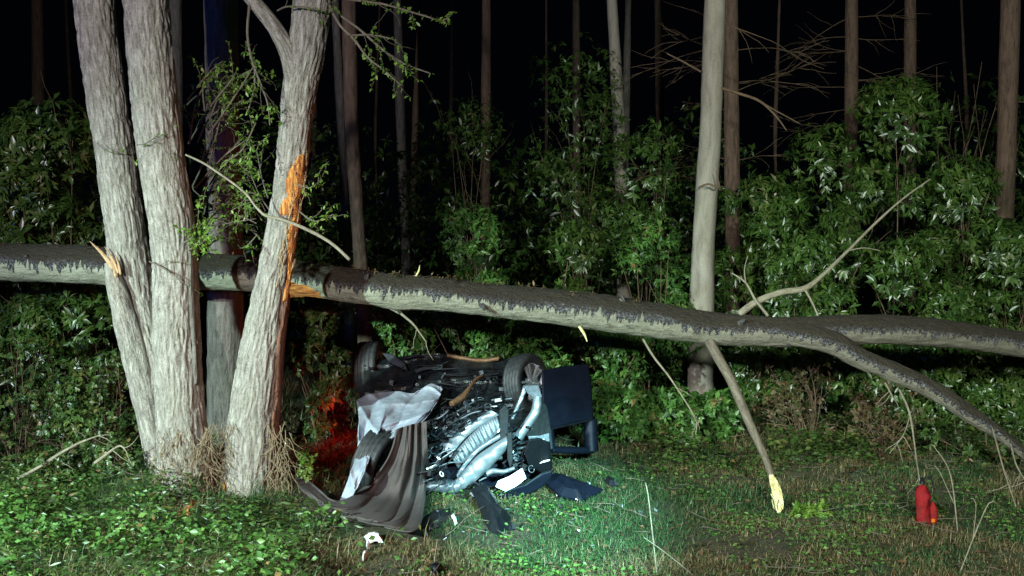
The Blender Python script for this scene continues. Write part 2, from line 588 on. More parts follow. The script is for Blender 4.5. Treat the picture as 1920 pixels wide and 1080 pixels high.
# ================================================================ leaves
def leaf_arrays(b, d, nrm, L, Wd, fold=0.25, droop=0.12):
    """b,d,nrm: (k,3); returns verts (5k,3), tris (4k,3)"""
    d = d / (np.linalg.norm(d, axis=1)[:, None] + 1e-9)
    s = np.cross(d, nrm)
    s /= np.linalg.norm(s, axis=1)[:, None] + 1e-9
    nn = np.cross(s, d)
    L = L[:, None]
    Wd = Wd[:, None]
    mid = b + d * L * 0.5 - nn * Wd * fold * 0.5
    le = b + d * L * 0.48 + s * Wd * 0.5 + nn * Wd * fold * 0.3
    ri = b + d * L * 0.48 - s * Wd * 0.5 + nn * Wd * fold * 0.3
    tip = b + d * L - nn * L * droop
    k = len(b)
    V = np.stack([b, ri, tip, le, mid], 1).reshape(-1, 3)
    o = np.arange(k)[:, None] * 5
    T = np.concatenate([o + np.array(t)[None] for t in ((0, 1, 4), (1, 2, 4), (2, 3, 4), (3, 0, 4))])
    return V, T


def rand_dir(k):
    v = RNG.normal(size=(k, 3))
    return v / np.linalg.norm(v, axis=1)[:, None]


def rosettes(C, O, per, L, Wr=0.33, droop=0.15, spread=0.9, jit=0.3):
    """C cluster tips (k,3), O outward dirs (k,3): 'per' leaves round each tip"""
    k = len(C)
    c = np.repeat(C, per, 0)
    o = np.repeat(O, per, 0)
    r = rand_dir(k * per)
    side = r - o * (r * o).sum(1)[:, None]
    side /= np.linalg.norm(side, axis=1)[:, None] + 1e-9
    d = o * RNG.uniform(0.1, 0.9, (k * per, 1)) + side * spread - np.array([0, 0, 1.0]) * RNG.uniform(0, 1.0, (k * per, 1))
    nrm = o + rand_dir(k * per) * jit + np.array([0, 0, .3])
    ln = L * np.repeat(RNG.uniform(0.6, 1.3, k), per) * RNG.uniform(0.6, 1.2, k * per)
    return leaf_arrays(c + rand_dir(k * per) * L * 0.15, d, nrm, ln, ln * Wr * RNG.uniform(0.8, 1.2, k * per), droop=droop)


def wander(p, d, length, steps, jit, grav=0.0):
    p = Vector(p)
    d = Vector(d).normalized()
    out = [p.copy()]
    for _ in range(steps):
        d = (d + Vector(rand_dir(1)[0]) * jit + Vector((0, 0, -grav))).normalized()
        p = p + d * (length / steps)
        out.append(p.copy())
    return out


def shrub(name, label, cat, px, top, D, hw, n, leaf, mat, group=None, per=8, Wr=0.34, stems=7, depth=0.8, lobes=14,
          base_frac=0.0, twig=None, stem_r=0.013, bare=0, lean=0.0):
    """px: photo x of centre, top: photo y of top, hw: half width in photo px at distance D"""
    if n > 100 and bare == 0:
        n = int(n * (2.5 if mat is M['laurel'] else 2.4))
        leaf *= 1.12
    s = D / F
    cx = (px - 960) * s
    cz = H(cx, D)
    ztop = CAMZ + (420 - top) * s
    h = ztop - cz
    rx = hw * s
    ry = depth * rx
    root = empty(name, (cx, D, cz), label, cat, group)
    # lobes: uneven sub-masses of the crown
    lc, lr = [], []
    for k in range(lobes):
        t = RNG.uniform(base_frac, 0.93)
        wdt = math.sin(math.pi * (0.18 + 0.72 * (1 - t))) ** 0.7
        a = RNG.uniform(0, 2 * math.pi)
        rr = math.sqrt(RNG.uniform(0, 1)) * 0.85 * wdt
        lc.append((cx + rx * rr * math.cos(a) + lean * t, D + ry * rr * math.sin(a), cz + h * t))
        lr.append(RNG.uniform(0.30, 0.52) * min(rx, h * 0.7))
    lc.append((cx + lean, D, cz + h * 0.9))
    lr.append(0.14 * h)
    lc, lr = np.array(lc), np.array(lr)
    pk = RNG.choice(len(lc), n, p=lr ** 1.7 / (lr ** 1.7).sum())
    o = rand_dir(n)
    o[:, 2] = np.abs(o[:, 2]) * np.where(RNG.uniform(size=n) < 0.75, 1, -1)
    C = lc[pk] + o * (lr[pk] * RNG.uniform(0.35, 1.12, n) ** 0.6)[:, None]
    gz = hgt(C[:, 0], C[:, 1]) + 0.03
    C[:, 2] = np.maximum(C[:, 2], gz)
    O = o + np.array([0, -0.25, 0.35])
    O /= np.linalg.norm(O, axis=1)[:, None]
    V, T = rosettes(C, O, per, leaf, Wr)
    base_r = np.repeat(np.clip(RNG.normal(0.45, 0.2, n), 0, 1), per * 5)
    leaf_r = np.repeat(RNG.normal(0, 0.14, n * per), 5)
    f = fast_mesh('foliage', V, T, mat, root, attrs={'rnd': np.clip(base_r + leaf_r, 0, 1)})
    f['kind'] = 'stuff'
    mb = MB()
    for k in range(stems):
        b = Vector((cx + RNG.uniform(-.2, .2) * rx, D + RNG.uniform(-.2, .2) * ry, 0))
        b.z = H(b.x, b.y) - 0.05
        t = Vector(C[RNG.integers(n)])
        m1 = b.lerp(t, 0.45) + Vector((RNG.uniform(-.1, .1), RNG.uniform(-.1, .1), 0.12 * h))
        pts = spline([b, m1, t], 9)
        mb.tube(pts, np.linspace(stem_r, stem_r * .3, 9), 5)
        for j in range(2 + bare):
            i0 = RNG.integers(3, 8)
            mb.tube(wander(pts[i0], pts[i0] - pts[i0 - 1] + rand_dir(1)[0] * 0.12, RNG.uniform(.2, .55) * h * 0.6, 6, 0.28, 0.02),
                    np.linspace(stem_r * .45, stem_r * .12, 7), 4)
    mb.build('stems', twig or M['brown_twig'], root)
    return root


# ================================================================ standing trees
def bark_disp(amp, fu=26.0, fv=5.0, lump=0.008):
    def f(b):
        q = b * np.array([fu, fu, fv])
        w_ = fbm(b * np.array([4, 4, 2.0]) + 9, 2)[:, None] * 1.6
        n1 = fbm(q + w_, 3)
        r = 1 - np.abs(n1 - 0.5) * 5.0
        r = np.clip(r, 0, 1)
        return -amp * r + lump * (fbm(b * np.array([3, 3, 0.8]) + 31, 2) - 0.5) * 2
    return f


def stem_path(ctrl, m):
    """ctrl rows: px, py, width px, D -> points, radii"""
    rows = []
    for px, py, wd, D in ctrl:
        p = W(px, py, D)
        rows.append((p.x, p.y, p.z, wd * (0.5 if wd > 11 else 0.36) * D / F))
    s = spline(rows, m)
    return s[:, :3], s[:, 3]


def surf(pts, rad, fv, a, off):
    """point on a stem: fv 0..1 along, a = angle from facing the camera (0) to the right (+90 deg)"""
    k = fv * (len(pts) - 1)
    i0 = int(min(max(math.floor(k), 0), len(pts) - 2))
    t = k - i0
    p = pts[i0] * (1 - t) + pts[i0 + 1] * t
    T = pts[i0 + 1] - pts[i0]
    T = T / np.linalg.norm(T)
    ref = np.array([0, -1.0, 0])
    A = ref - T * (T @ ref)
    A /= np.linalg.norm(A)
    B = np.cross(T, A)
    if B[0] < 0:
        B = -B
    r = rad[i0] * (1 - t) + rad[i0 + 1] * t
    return p + (A * math.cos(a) + B * math.sin(a)) * (r + off)


def patch(pts, rad, f0, f1, ctr, half, name, mat, parent, m=70, n=16, off=0.010, rag=0.2):
    """a torn strip lying on a stem; ctr(t), half(t) in degrees"""
    A = np.zeros((m, n, 3))
    nz = fbm(np.stack([np.linspace(0, 7, m), np.zeros(m), np.zeros(m)], -1), 3)
    nz2 = fbm(np.stack([np.linspace(0, 7, m), np.zeros(m) + 5, np.zeros(m)], -1), 3)
    for a in range(m):
        t = a / (m - 1)
        h = half(t)
        lo = ctr(t) - h * (1 + rag * (nz[a] - .5) * 4 + rag * RNG.uniform(-.5, .5))
        hi = ctr(t) + h * (1 + rag * (nz2[a] - .5) * 4 + rag * RNG.uniform(-.5, .5))
        for b in range(n):
            u = b / (n - 1)
            edge = min(u, 1 - u, t * 3, (1 - t) * 3) * 6
            o = off * min(1, edge) - 0.012 * (edge < 0.01)
            o += 0.010 * (fbm(np.array([[u * 7, t * 5, 3.0]]), 2)[0] - .5)
            A[a, b] = surf(pts, rad, f0 + (f1 - f0) * t, math.radians(lo + (hi - lo) * u), o)
    mb = MB()
    mb.grid(A)
    mb.bark = [(v[0], v[1], v[2]) for v in mb.v]
    return mb.build(name, mat, parent)


def flare(rad, pts, amt, zone):
    z = pts[:, 2] - pts[:, 2].min()
    return rad * (1 + amt * np.exp(-z / zone))


def main_stem(ctrl, label, mat=None, m=330, n=150, amp=0.016, fl=0.0):
    pts, rad = stem_path(ctrl, m)
    if fl:
        rad = flare(rad, pts, fl, 0.18)
    root = empty('alder_tree', pts[-1], label, 'tree', 'clump of alder stems')
    mb = MB()
    mb.tube(pts[::-1], rad[::-1] * .97, n, disp=bark_disp(amp), cap=True)
    mb.build('trunk', mat or M['alder'], root)
    return root, pts, rad


alder1, p1, r1 = main_stem([(136, -300, 78, 10.7), (170, -40, 77, 10.7), (187, 100, 76, 10.7), (214, 280, 76, 10.65), (233, 420, 77, 10.6),
                            (255, 560, 84, 10.6), (288, 700, 84, 10.6), (318, 850, 80, 10.6), (330, 930, 84, 10.6)],
                           'leftmost grey alder stem leaning left with a snapped branch on its flank')
alder2, p2, r2 = main_stem([(252, -300, 86, 10.2), (271, -40, 87, 10.2), (281, 100, 88, 10.2), (300, 280, 89, 10.2), (325, 450, 88, 10.2),
                            (331, 600, 90, 10.2), (338, 750, 96, 10.2), (346, 860, 106, 10.2), (352, 950, 122, 10.2)],
                           'middle thick pale alder stem with furrowed bark and roots at its foot', fl=0.12)
alder3, p3, r3 = main_stem([(632, -300, 74, 10.3), (592, -40, 75, 10.3), (575, 90, 72, 10.3), (558, 200, 66, 10.3), (544, 330, 62, 10.3),
                            (525, 450, 62, 10.3), (506, 560, 72, 10.3), (487, 680, 86, 10.3), (474, 800, 100, 10.3), (466, 890, 108, 10.3), (464, 950, 122, 10.3)],
                           'right alder stem leaning right with a torn orange wound', fl=0.10)
# side limb of the right stem
mb = MB()
lp, lr_ = stem_path([(560, 190, 40, 10.3), (548, 120, 38, 10.25), (520, 60, 30, 10.2), (478, 5, 27, 10.1), (420, -60, 24, 10.0), (300, -180, 18, 9.9)], 90)
mb.tube(lp, lr_, 40, disp=bark_disp(0.008, 20, 4, 0.006))
mb.build('limb', M['alder'], alder3)
# torn wounds
def fz(pts, py):
    """fraction along a stem whose photo row is py"""
    d = []
    for p in pts:
        y = 420 + (CAMZ - p[2]) / p[1] * F
        d.append(abs(y - py))
    return float(np.argmin(d)) / (len(pts) - 1)


patch(p3, r3, fz(p3, 288), fz(p3, 402), lambda t: 42 - 14 * t, lambda t: 8 + 34 * min(1, t * 2.2) * (1 - 0.35 * t), 'torn_wound', M['orange_wood'], alder3)
patch(p3, r3, fz(p3, 380), fz(p3, 560), lambda t: 64 + 4 * t, lambda t: 16 + 9 * math.sin(t * 6), 'torn_strip', M['orange_wood'], alder3)
patch(p3, r3, fz(p3, 545), fz(p3, 835), lambda t: 80, lambda t: 16 + 8 * math.sin(t * 3.1), 'stripped_bark', M['shaded_wood'], alder3)
patch(p2, r2, fz(p2, 470), fz(p2, 720), lambda t: 58, lambda t: 4 + 3 * math.sin(t * 3), 'dark_bark_strip', M['alder_dark'], alder2, n=8)  # narrow strip of darker bark on the right flank
# snapped branch on the left stem: a split limb with a splintered top
mb = MB()
bp, br = stem_path([(204, 492, 20, 10.35), (216, 530, 34, 10.35), (236, 600, 46, 10.4), (262, 700, 52, 10.45), (286, 800, 50, 10.5), (300, 880, 48, 10.5)], 110)
mb.tube(bp[::-1], br[::-1], 48, disp=bark_disp(0.012, 16, 3, 0.01))
snap = mb.build('snapped_branch', M['alder'], alder1)
mb = MB()
for (x0, y0, x1, y1, wd) in ((168, 452, 214, 505, 9), (196, 462, 222, 512, 6), (212, 470, 226, 515, 5), (205, 478, 218, 520, 8)):
    a, b = W(x0, y0, 10.3), W(x1, y1, 10.3)
    mb.tube(spline([a, a.lerp(b, .5) + Vector((0.01, 0, 0.01)), b], 8), np.array([.002, .006, .011, .016, .02, .022, .024, .02]) * wd / 9, 6)
mb.build('splinter', M['tan_wood'], snap)


def wood_tree(name, label, cat, ctrl, mat, group='dark trunks of the wood behind', twigs=0, m=60, n=20, spread=2.0, amp=0.008):
    """ctrl rows (px, py, width px) at one distance; the lowest is carried on into the ground"""
    D = ctrl[1]
    rows = [(a, b, c, D) for a, b, c in ctrl[0]]
    px, py, wd, _ = rows[-1]
    yg = 420 + (CAMZ - H((px - 960) * D / F, D)) * F / D
    if py < yg:
        sl = (rows[-1][0] - rows[-2][0]) / max(1, rows[-1][1] - rows[-2][1])
        rows.append((px + sl * (yg + 15 - py) * .6, yg + 15, wd * 1.12, D))
    x0, y0, w0 = rows[0][:3]
    sl = (rows[1][0] - rows[0][0]) / max(1, rows[1][1] - rows[0][1])
    rows.insert(0, (x0 - sl * 700, y0 - 700, w0 * 0.8, D))
    pts, rad = stem_path(rows, m)
    root = empty(name, pts[-1], label, cat, group)
    mb = MB()
    mb.tube(pts[::-1], rad[::-1], n, disp=bark_disp(amp, 10, 2.5, 0.02))
    mb.build('trunk', mat, root)
    if twigs:
        for k in range(twigs):
            mb = MB()
            i0 = RNG.integers(int(m * .05), int(m * .75))
            sd = 1 if RNG.uniform() < 0.5 else -1
            d = Vector((sd, RNG.uniform(-.6, .3), RNG.uniform(-.25, .25)))
            ln = RNG.uniform(.5, 1) * spread
            q = wander(pts[i0], d, ln, 8, 0.16, 0.02)
            mb.tube(q, np.linspace(.010, .003, 9), 4)
            for j in range(4):
                k0 = RNG.integers(2, 8)
                mb.tube(wander(q[k0], d + Vector(rand_dir(1)[0]) * .7, ln * .4, 5, .25, .03), np.linspace(.006, .002, 6), 3)
            mb.build('dead_branch', M['brown_twig'], root)
    return root, pts, rad


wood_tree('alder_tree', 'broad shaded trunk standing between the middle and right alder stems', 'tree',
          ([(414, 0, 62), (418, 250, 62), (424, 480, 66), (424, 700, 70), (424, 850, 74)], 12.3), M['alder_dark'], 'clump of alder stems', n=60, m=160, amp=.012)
TREES = [
    ([(327, 0, 26), (330, 250, 26)], 18, 'alder_dark', 'slim trunk showing just right of the middle alder stem', 0),
    ([(70, 0, 22), (72, 200, 23), (75, 400, 24)], 25, 'pine', 'dim trunk far left above the glossy shrub', 2),
    ([(628, 0, 15), (640, 250, 16), (652, 500, 17)], 20, 'alder_dark', 'thin dark trunk tight against the left side of the brown pine', 0),
    ([(654, 0, 26), (660, 250, 27), (676, 480, 29), (684, 600, 30)], 15.5, 'pine', 'reddish brown pine trunk right of the torn alder', 0),
    ([(745, 0, 17), (752, 250, 18), (762, 500, 19)], 24, 'alder_dark', 'faint trunk behind the leafy twig tips', 1),
    ([(787, 0, 11), (778, 250, 12)], 27, 'pine', 'faintest thin trunk right of the leafy twig tips', 0),
    ([(912, 0, 18), (911, 250, 18), (910, 420, 20)], 23, 'pine', 'straight thin trunk above the small pale green shrub', 1),
    ([(1080, 0, 14), (1081, 250, 14), (1086, 480, 15)], 21, 'pine', 'thin trunk rising through the tall dark shrub', 0),
    ([(1147, 0, 20), (1155, 130, 22), (1163, 300, 24), (1170, 540, 26)], 19.5, 'beech', 'bent grey trunk at the right edge of the tall dark shrub', 0),
    ([(1178, 0, 13), (1174, 200, 14)], 25, 'alder_dark', 'dim thin trunk just right of the bent grey trunk', 1),
    ([(1233, 0, 14), (1238, 240, 15)], 24, 'pine', 'thin reddish trunk left of the smooth pale beech', 3),
    ([(1341, 0, 40), (1332, 240, 41), (1320, 440, 44), (1316, 580, 46)], 15.5, 'beech', 'smooth pale beech trunk behind the fallen trunk', 3),
    ([(1370, 0, 27), (1372, 250, 29), (1376, 560, 32)], 18.5, 'pine', 'rough brown trunk half hidden behind the smooth pale beech', 32),
    ([(1597, 0, 24), (1596, 200, 25), (1592, 400, 27)], 21.5, 'pine', 'brown trunk with bare twigs behind the tallest glossy shrub', 48),
    ([(1707, 0, 22), (1706, 220, 23)], 23, 'pine', 'short visible trunk above the top of the tallest glossy shrub', 4),
    ([(1895, 0, 35), (1889, 220, 35), (1882, 440, 36)], 18.5, 'pine', 'rightmost straight brown trunk at the edge of the wood', 2),
]
for ctrl, D, mt, lab, tw in TREES:
    wood_tree('pine_tree' if mt == 'pine' else ('beech_tree' if mt == 'beech' else 'alder_tree'), lab, 'tree', (ctrl, D), M[mt], twigs=tw)

for k in range(8):
    px = [118, 300, 590, 705, 845, 1030, 1455, 1800][k] + RNG.uniform(-8, 8)
    wd = RNG.uniform(7, 12)
    wood_tree('pine_tree', 'dim thin trunk standing deep in the dark wood', 'tree', ([(px, 0, wd), (px + RNG.uniform(-12, 12), 250, wd), (px + RNG.uniform(-12, 12), 400, wd)], RNG.uniform(28, 34)),
              M['pine'], group='dim thin trunks deep in the wood', m=40, n=12)
# torn fibres standing off the wound
mb = MB()
for k in range(46):
    fq = RNG.uniform(fz(p3, 296), fz(p3, 540))
    a = math.radians(RNG.choice([RNG.uniform(20, 34), RNG.uniform(64, 84)]))
    q0 = Vector(surf(p3, r3, fq, a, .004))
    T_ = Vector(p3[max(0, int(fq * 329) - 6)] - p3[int(fq * 329)]).normalized()
    q1 = q0 + T_ * RNG.uniform(.05, .16) * float(RNG.choice([1, -1], p=[.7, .3])) + Vector((RNG.uniform(-.015, .03), RNG.uniform(-.04, -.005), 0))
    mb.tube(spline([q0, q0.lerp(q1, .5) + Vector((0, -.008, 0)), q1], 6), np.array([.007, .006, .005, .004, .002, .001]), 5)
o_ = mb.build('torn_fibre', M['tan_wood'], alder3)
o_['kind'] = 'stuff'

# ================================================================ the fallen tree
fallen = empty('fallen_tree', W(300, 530, 11.3), 'long fallen tree lying over the wreck and behind the alders, forked at right', 'fallen tree')


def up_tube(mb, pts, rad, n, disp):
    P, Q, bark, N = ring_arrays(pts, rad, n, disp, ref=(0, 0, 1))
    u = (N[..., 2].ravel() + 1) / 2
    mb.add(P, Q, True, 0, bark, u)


def fallen_disp(b):
    return bark_disp(0.009, 16, 4, 0.014)(b) + 0.012 * (fbm(b * np.array([9, 9, 9]), 3) - .5)


mb = MB()
ft, fr = stem_path([(-500, 478, 84, 11.9), (-120, 486, 76, 11.6), (0, 491, 73, 11.5), (200, 499, 73, 11.4), (420, 511, 68, 11.3), (550, 522, 65, 11.25), (700, 540, 67, 11.2),
                    (745, 547, 70, 11.2), (800, 549, 67, 11.2), (900, 560, 66, 11.2), (1100, 582, 71, 11.2), (1300, 611, 64, 11.2), (1400, 619, 58, 11.2), (1500, 622, 56, 11.2), (1600, 618, 55, 11.25),
                    (1700, 620, 54, 11.35), (1800, 629, 51, 11.5), (1920, 647, 50, 11.7), (2100, 672, 44, 12.0), (2400, 700, 30, 12.4)], 620)
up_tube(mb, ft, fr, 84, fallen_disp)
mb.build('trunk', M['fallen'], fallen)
mb = MB()
fb, fbr = stem_path([(1430, 618, 44, 11.2), (1500, 628, 52, 11.12), (1560, 643, 50, 11.05), (1615, 673, 44, 11.0), (1690, 704, 41, 10.95), (1755, 735, 40, 10.9), (1820, 777, 37, 10.8),
                     (1880, 817, 30, 10.75), (1930, 858, 22, 10.7), (2000, 905, 14, 10.6)], 240)
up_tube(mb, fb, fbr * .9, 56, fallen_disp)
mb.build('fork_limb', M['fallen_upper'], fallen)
# knot under the trunk
mb = MB()
kp, kr = stem_path([(716, 552, 34, 11.25), (734, 566, 30, 11.2), (746, 580, 16, 11.17), (752, 588, 6, 11.12)], 24)
up_tube(mb, kp, kr, 30, fallen_disp)
mb.build('knot', M['fallen'], fallen)
# wound on the trunk beside the alder
mb = MB()
A = np.zeros((46, 12, 3))
for a in range(46):
    t = a / 45
    px = 528 + 80 * t
    for b in range(12):
        u = b / 11
        sh = 1 - max(0, (t - .55) / .45) ** 1.5
        lo, hi = 556 + 2 * t, 556 - (30 * (1 - 0.45 * t)) * sh
        py = lo + (hi - lo) * u + 4 * (fbm(np.array([[t * 9, u * 2, 1.]]), 2)[0] - .5)
        yc = 520 + 20 * (px - 540) / 160
        k = np.clip((py - yc) / 34, -0.99, 0.99)
        r = 0.182
        A[a, b] = W(px, py, 11.25 - r * math.sqrt(1 - k * k * .96) - 0.012 * min(1, 8 * min(u, 1 - u, t, 1 - t)))
mb.grid(A)
mb.bark = [(v[1], v[2], v[0]) for v in mb.v]
mb.build('torn_wound', M['orange_wood'], fallen)


def px_tube(mb, ctrl, n=8, m=None, mi=0):
    """ctrl rows px, py, width px, D"""
    m = m or max(8, len(ctrl) * 6)
    p, r = stem_path(ctrl, m)
    mb.tube(p, r, n, mi)
    return p, r


mb = MB()
hb, hr = px_tube(mb, [(1330, 640, 20, 11.1), (1345, 668, 19, 10.98), (1368, 708, 18, 10.85), (1386, 748, 18, 10.75), (1404, 790, 17, 10.65), (1426, 838, 15, 10.5), (1440, 872, 13, 10.4), (1449, 900, 14, 10.3)], 14, 60)
hang = mb.build('hanging_branch', M['twig'], fallen)
mb = MB()
for ((a0, b0, a1, b1), wd, th) in (((1446, 890, 1461, 962), 16, .02), ((1452, 895, 1467, 955), 9, .03)):
    A, B = W(a0, b0, 10.27), W(a1, b1, 10.05)
    n_ = 8
    for k in range(1):
        pts = spline([A, A.lerp(B, .5) + Vector((.015, 0, 0)), B], n_)
        wv = np.array([.5, .8, 1, 1, .95, .9, .8, .35]) * wd * 10.1 / F / 2
        vs = []
        for q in range(n_):
            c = Vector(pts[q])
            vs += [c + Vector((-wv[q], 0, 0)), c + Vector((wv[q], 0.004, 0)), c + Vector((wv[q] * .8, th, 0)), c + Vector((-wv[q] * .8, th, 0))]
        fs = [(q * 4 + e, q * 4 + (e + 1) % 4, q * 4 + 4 + (e + 1) % 4, q * 4 + 4 + e) for q in range(n_ - 1) for e in range(4)]
        fs += [(0, 3, 2, 1), tuple(n_ * 4 - 4 + e for e in range(4))]
        mb.add(vs, fs, False)
for k in range(7):
    a0 = W(1449 + RNG.uniform(-4, 9), 900 + RNG.uniform(-12, 40), 10.22)
    a1 = a0 + Vector((RNG.uniform(.0, .09), RNG.uniform(-.05, .02), -RNG.uniform(.12, .3)))
    mb.tube(spline([a0, a0.lerp(a1, .5) + Vector((.01, -.01, 0)), a1], 6), np.array([.003, .009, .010, .008, .005, .001]), 5)
mb.build('splintered_end', M['pale_wood'], hang)

mb = MB()
db, _ = px_tube(mb, [(1385, 590, 14, 11.2), (1420, 565, 13, 11.25), (1465, 548, 12, 11.3), (1508, 541, 11.5, 11.35), (1540, 518, 11, 11.45), (1590, 470, 8, 11.6), (1640, 420, 7, 11.8), (1690, 375, 5, 11.95), (1745, 335, 3, 12.1)], 10, 60)
px_tube(mb, [(1508, 541, 8, 11.35), (1520, 562, 6, 11.3), (1534, 592, 5, 11.25)], 7)
px_tube(mb, [(1440, 592, 8, 11.2), (1415, 560, 7, 11.2), (1398, 530, 5, 11.25), (1372, 512, 3, 11.3)], 7)
px_tube(mb, [(1398, 530, 4, 11.25), (1396, 505, 3, 11.3), (1402, 480, 2, 11.3)], 5)
px_tube(mb, [(1590, 470, 4, 11.6), (1620, 465, 3, 11.6), (1650, 470, 2, 11.6)], 5)
mb.build('dead_branch', M['pale_twig'], fallen)
for rows in ([(1206, 636, 6, 11.1), (1225, 668, 6, 11.0), (1256, 708, 5, 10.95), (1290, 760, 4, 10.9), (1306, 790, 3, 10.9), (1304, 815, 2, 10.85)],
             [(752, 588, 7, 11.05), (775, 608, 6, 11.0), (790, 628, 4, 11.0), (800, 642, 3, 11.0)],
             [(1686, 730, 6, 10.9), (1704, 770, 6, 10.7), (1712, 812, 5, 10.5), (1718, 860, 4, 10.2), (1724, 900, 4, 9.9), (1732, 960, 3, 9.7), (1752, 1050, 2, 9.3)],
             [(1706, 780, 3, 10.65), (1694, 815, 3, 10.5), (1668, 850, 2, 10.4)],
             [(1660, 718, 5, 10.95), (1674, 745, 3, 10.85)],
             [(1860, 800, 4, 10.7), (1882, 880, 4, 10.2), (1905, 950, 3, 9.8)],
             [(1895, 830, 5, 10.7), (1905, 870, 4, 10.5), (1925, 905, 3, 10.3)]):
    mb = MB()
    p, r = px_tube(mb, rows, 7)
    for k in range(3):
        i0 = RNG.integers(len(p) // 2, len(p) - 1)
        mb.tube(wander(p[i0], Vector(rand_dir(1)[0]) * .6 + Vector((0, 0, -.6)), .22, 6, .3, .05), np.linspace(.005, .002, 7), 4)
    mb.build('twig', M['pale_twig'], fallen)
for a, b in (((1086, 612, 8), (1101, 641, 2)), ((780, 517, 5), (787, 497, 1))):
    mb = MB()
    px_tube(mb, [(a[0], a[1], a[2], 11.02), ((a[0] + b[0]) / 2 + 2, (a[1] + b[1]) / 2, a[2] * .9, 11.0), (b[0], b[1], b[2], 10.98)], 6)
    mb.build('splinter', M['pale_wood'], fallen)

for k, (fq, ang, ln) in enumerate(((.27, -30, .10), (.40, 35, .07), (.47, -20, .12), (.55, 60, .06), (.33, 80, .07), (.62, 30, .09), (.20, 20, .08))):
    b0 = surf(ft, fr, fq, 0, 0)
    i0 = int(fq * (len(ft) - 1))
    a = math.radians(ang)
    d = Vector((.25, -math.cos(a), math.sin(a)))
    c0 = Vector(ft[i0]) + d.normalized() * fr[i0] * .8
    mb = MB()
    mb.tube([c0, c0 + d * .05, c0 + d * ln, c0 + d * (ln + .02)], np.array([.045, .026, .018, .010]), 10)
    mb.build('stub', M['fallen_upper'], fallen)
tp, tq = [], []
for k in range(150):
    fq = RNG.normal(.40, .09) if k < 90 else RNG.uniform(.1, .6)
    i0 = int(np.clip(fq, .02, .9) * (len(ft) - 1))
    tp.append(ft[i0] + np.array([RNG.normal(0, .02), RNG.normal(-.04, .06), fr[i0] * .98]))
tp = np.array(tp)
V, T = rosettes(tp, rand_dir(150) * .5 + np.array([0, -.2, .8]), 5, .045, .3)
tf = fast_mesh('tufts', V, T, M['dry'], fallen, attrs={'rnd': np.repeat(np.clip(RNG.normal(.6, .3, 750), 0, 1), 5)})
tf['kind'] = 'stuff'

# ================================================================ the wreck
car = empty('wrecked_car', W(860, 930, 11.3), 'crushed dark car lying overturned under the fallen trunk with its front torn open', 'wrecked car')


def ub(px, py):
    """distance of the car's tilted underside at a photo pixel"""
    return 12.3 - max(0.0, min(1.25, (py - 668) / 172.0)) * 1.45


# underside: a crumpled floor pan with tunnel and ribs
m_, n_ = 60, 70
A = np.zeros((m_, n_, 3))
for a in range(m_):
    v = a / (m_ - 1)
    for b in range(n_):
        u = b / (n_ - 1)
        px = 676 + (1012 - 676) * u + 6 * math.sin(v * 7)
        py = 668 + (858 - 668) * v + 5 * math.sin(u * 9 + 1)
        D = ub(px, py)
        D += 0.09 * math.exp(-((u - .5) / .07) ** 2) - 0.03 * (math.sin(u * 46) > .5) - 0.04 * (math.sin(v * 25 + u * 4) > .7)
        D += 0.10 * (fbm(np.array([[u * 6, v * 6, 2.0]]), 3)[0] - .5)
        A[a, b] = W(px, py, D)
mb = MB()
mb.grid(A)
mb.build('underbody', M['under'], car)
# body shell: the crushed sides, roof and tail below the floor pan
front = [(676, 740), (690, 900), (760, 925), (880, 925), (990, 900), (1018, 850), (1016, 760), (1004, 690)]
rows = []
for t in np.linspace(0, 1, 14):
    row = []
    for k, (px, py) in enumerate(front):
        D0 = max(ub(px, py) + .10, 10.98)
        p = W(px, py, D0)
        D = D0 + (13.2 - D0) * t
        row.append((p.x * (1 - 0.05 * t), D, max(p.z - .25 * t * (p.z > .6), -0.05)))
    rows.append(row)
R_ = np.array(rows)
fine = np.stack([np.concatenate([np.linspace(R_[i, k], R_[i, (k + 1) % 8], 8, endpoint=False) for k in range(8)]) for i in range(14)])
nz = fbm(fine.reshape(-1, 3) * 4, 3).reshape(14, 64)
fine[..., 0] += (nz - .5) * .12
fine[..., 2] += (nz - .5) * .10
mb = MB()
fs = [(i * 64 + j, i * 64 + (j + 1) % 64, (i + 1) * 64 + (j + 1) % 64, (i + 1) * 64 + j) for i in range(13) for j in range(64)]
fs += [tuple(range(63, -1, -1)), tuple(13 * 64 + k for k in range(64))]
mb.add(fine.reshape(-1, 3), fs, True)
mb.build('body', M['paint'], car)


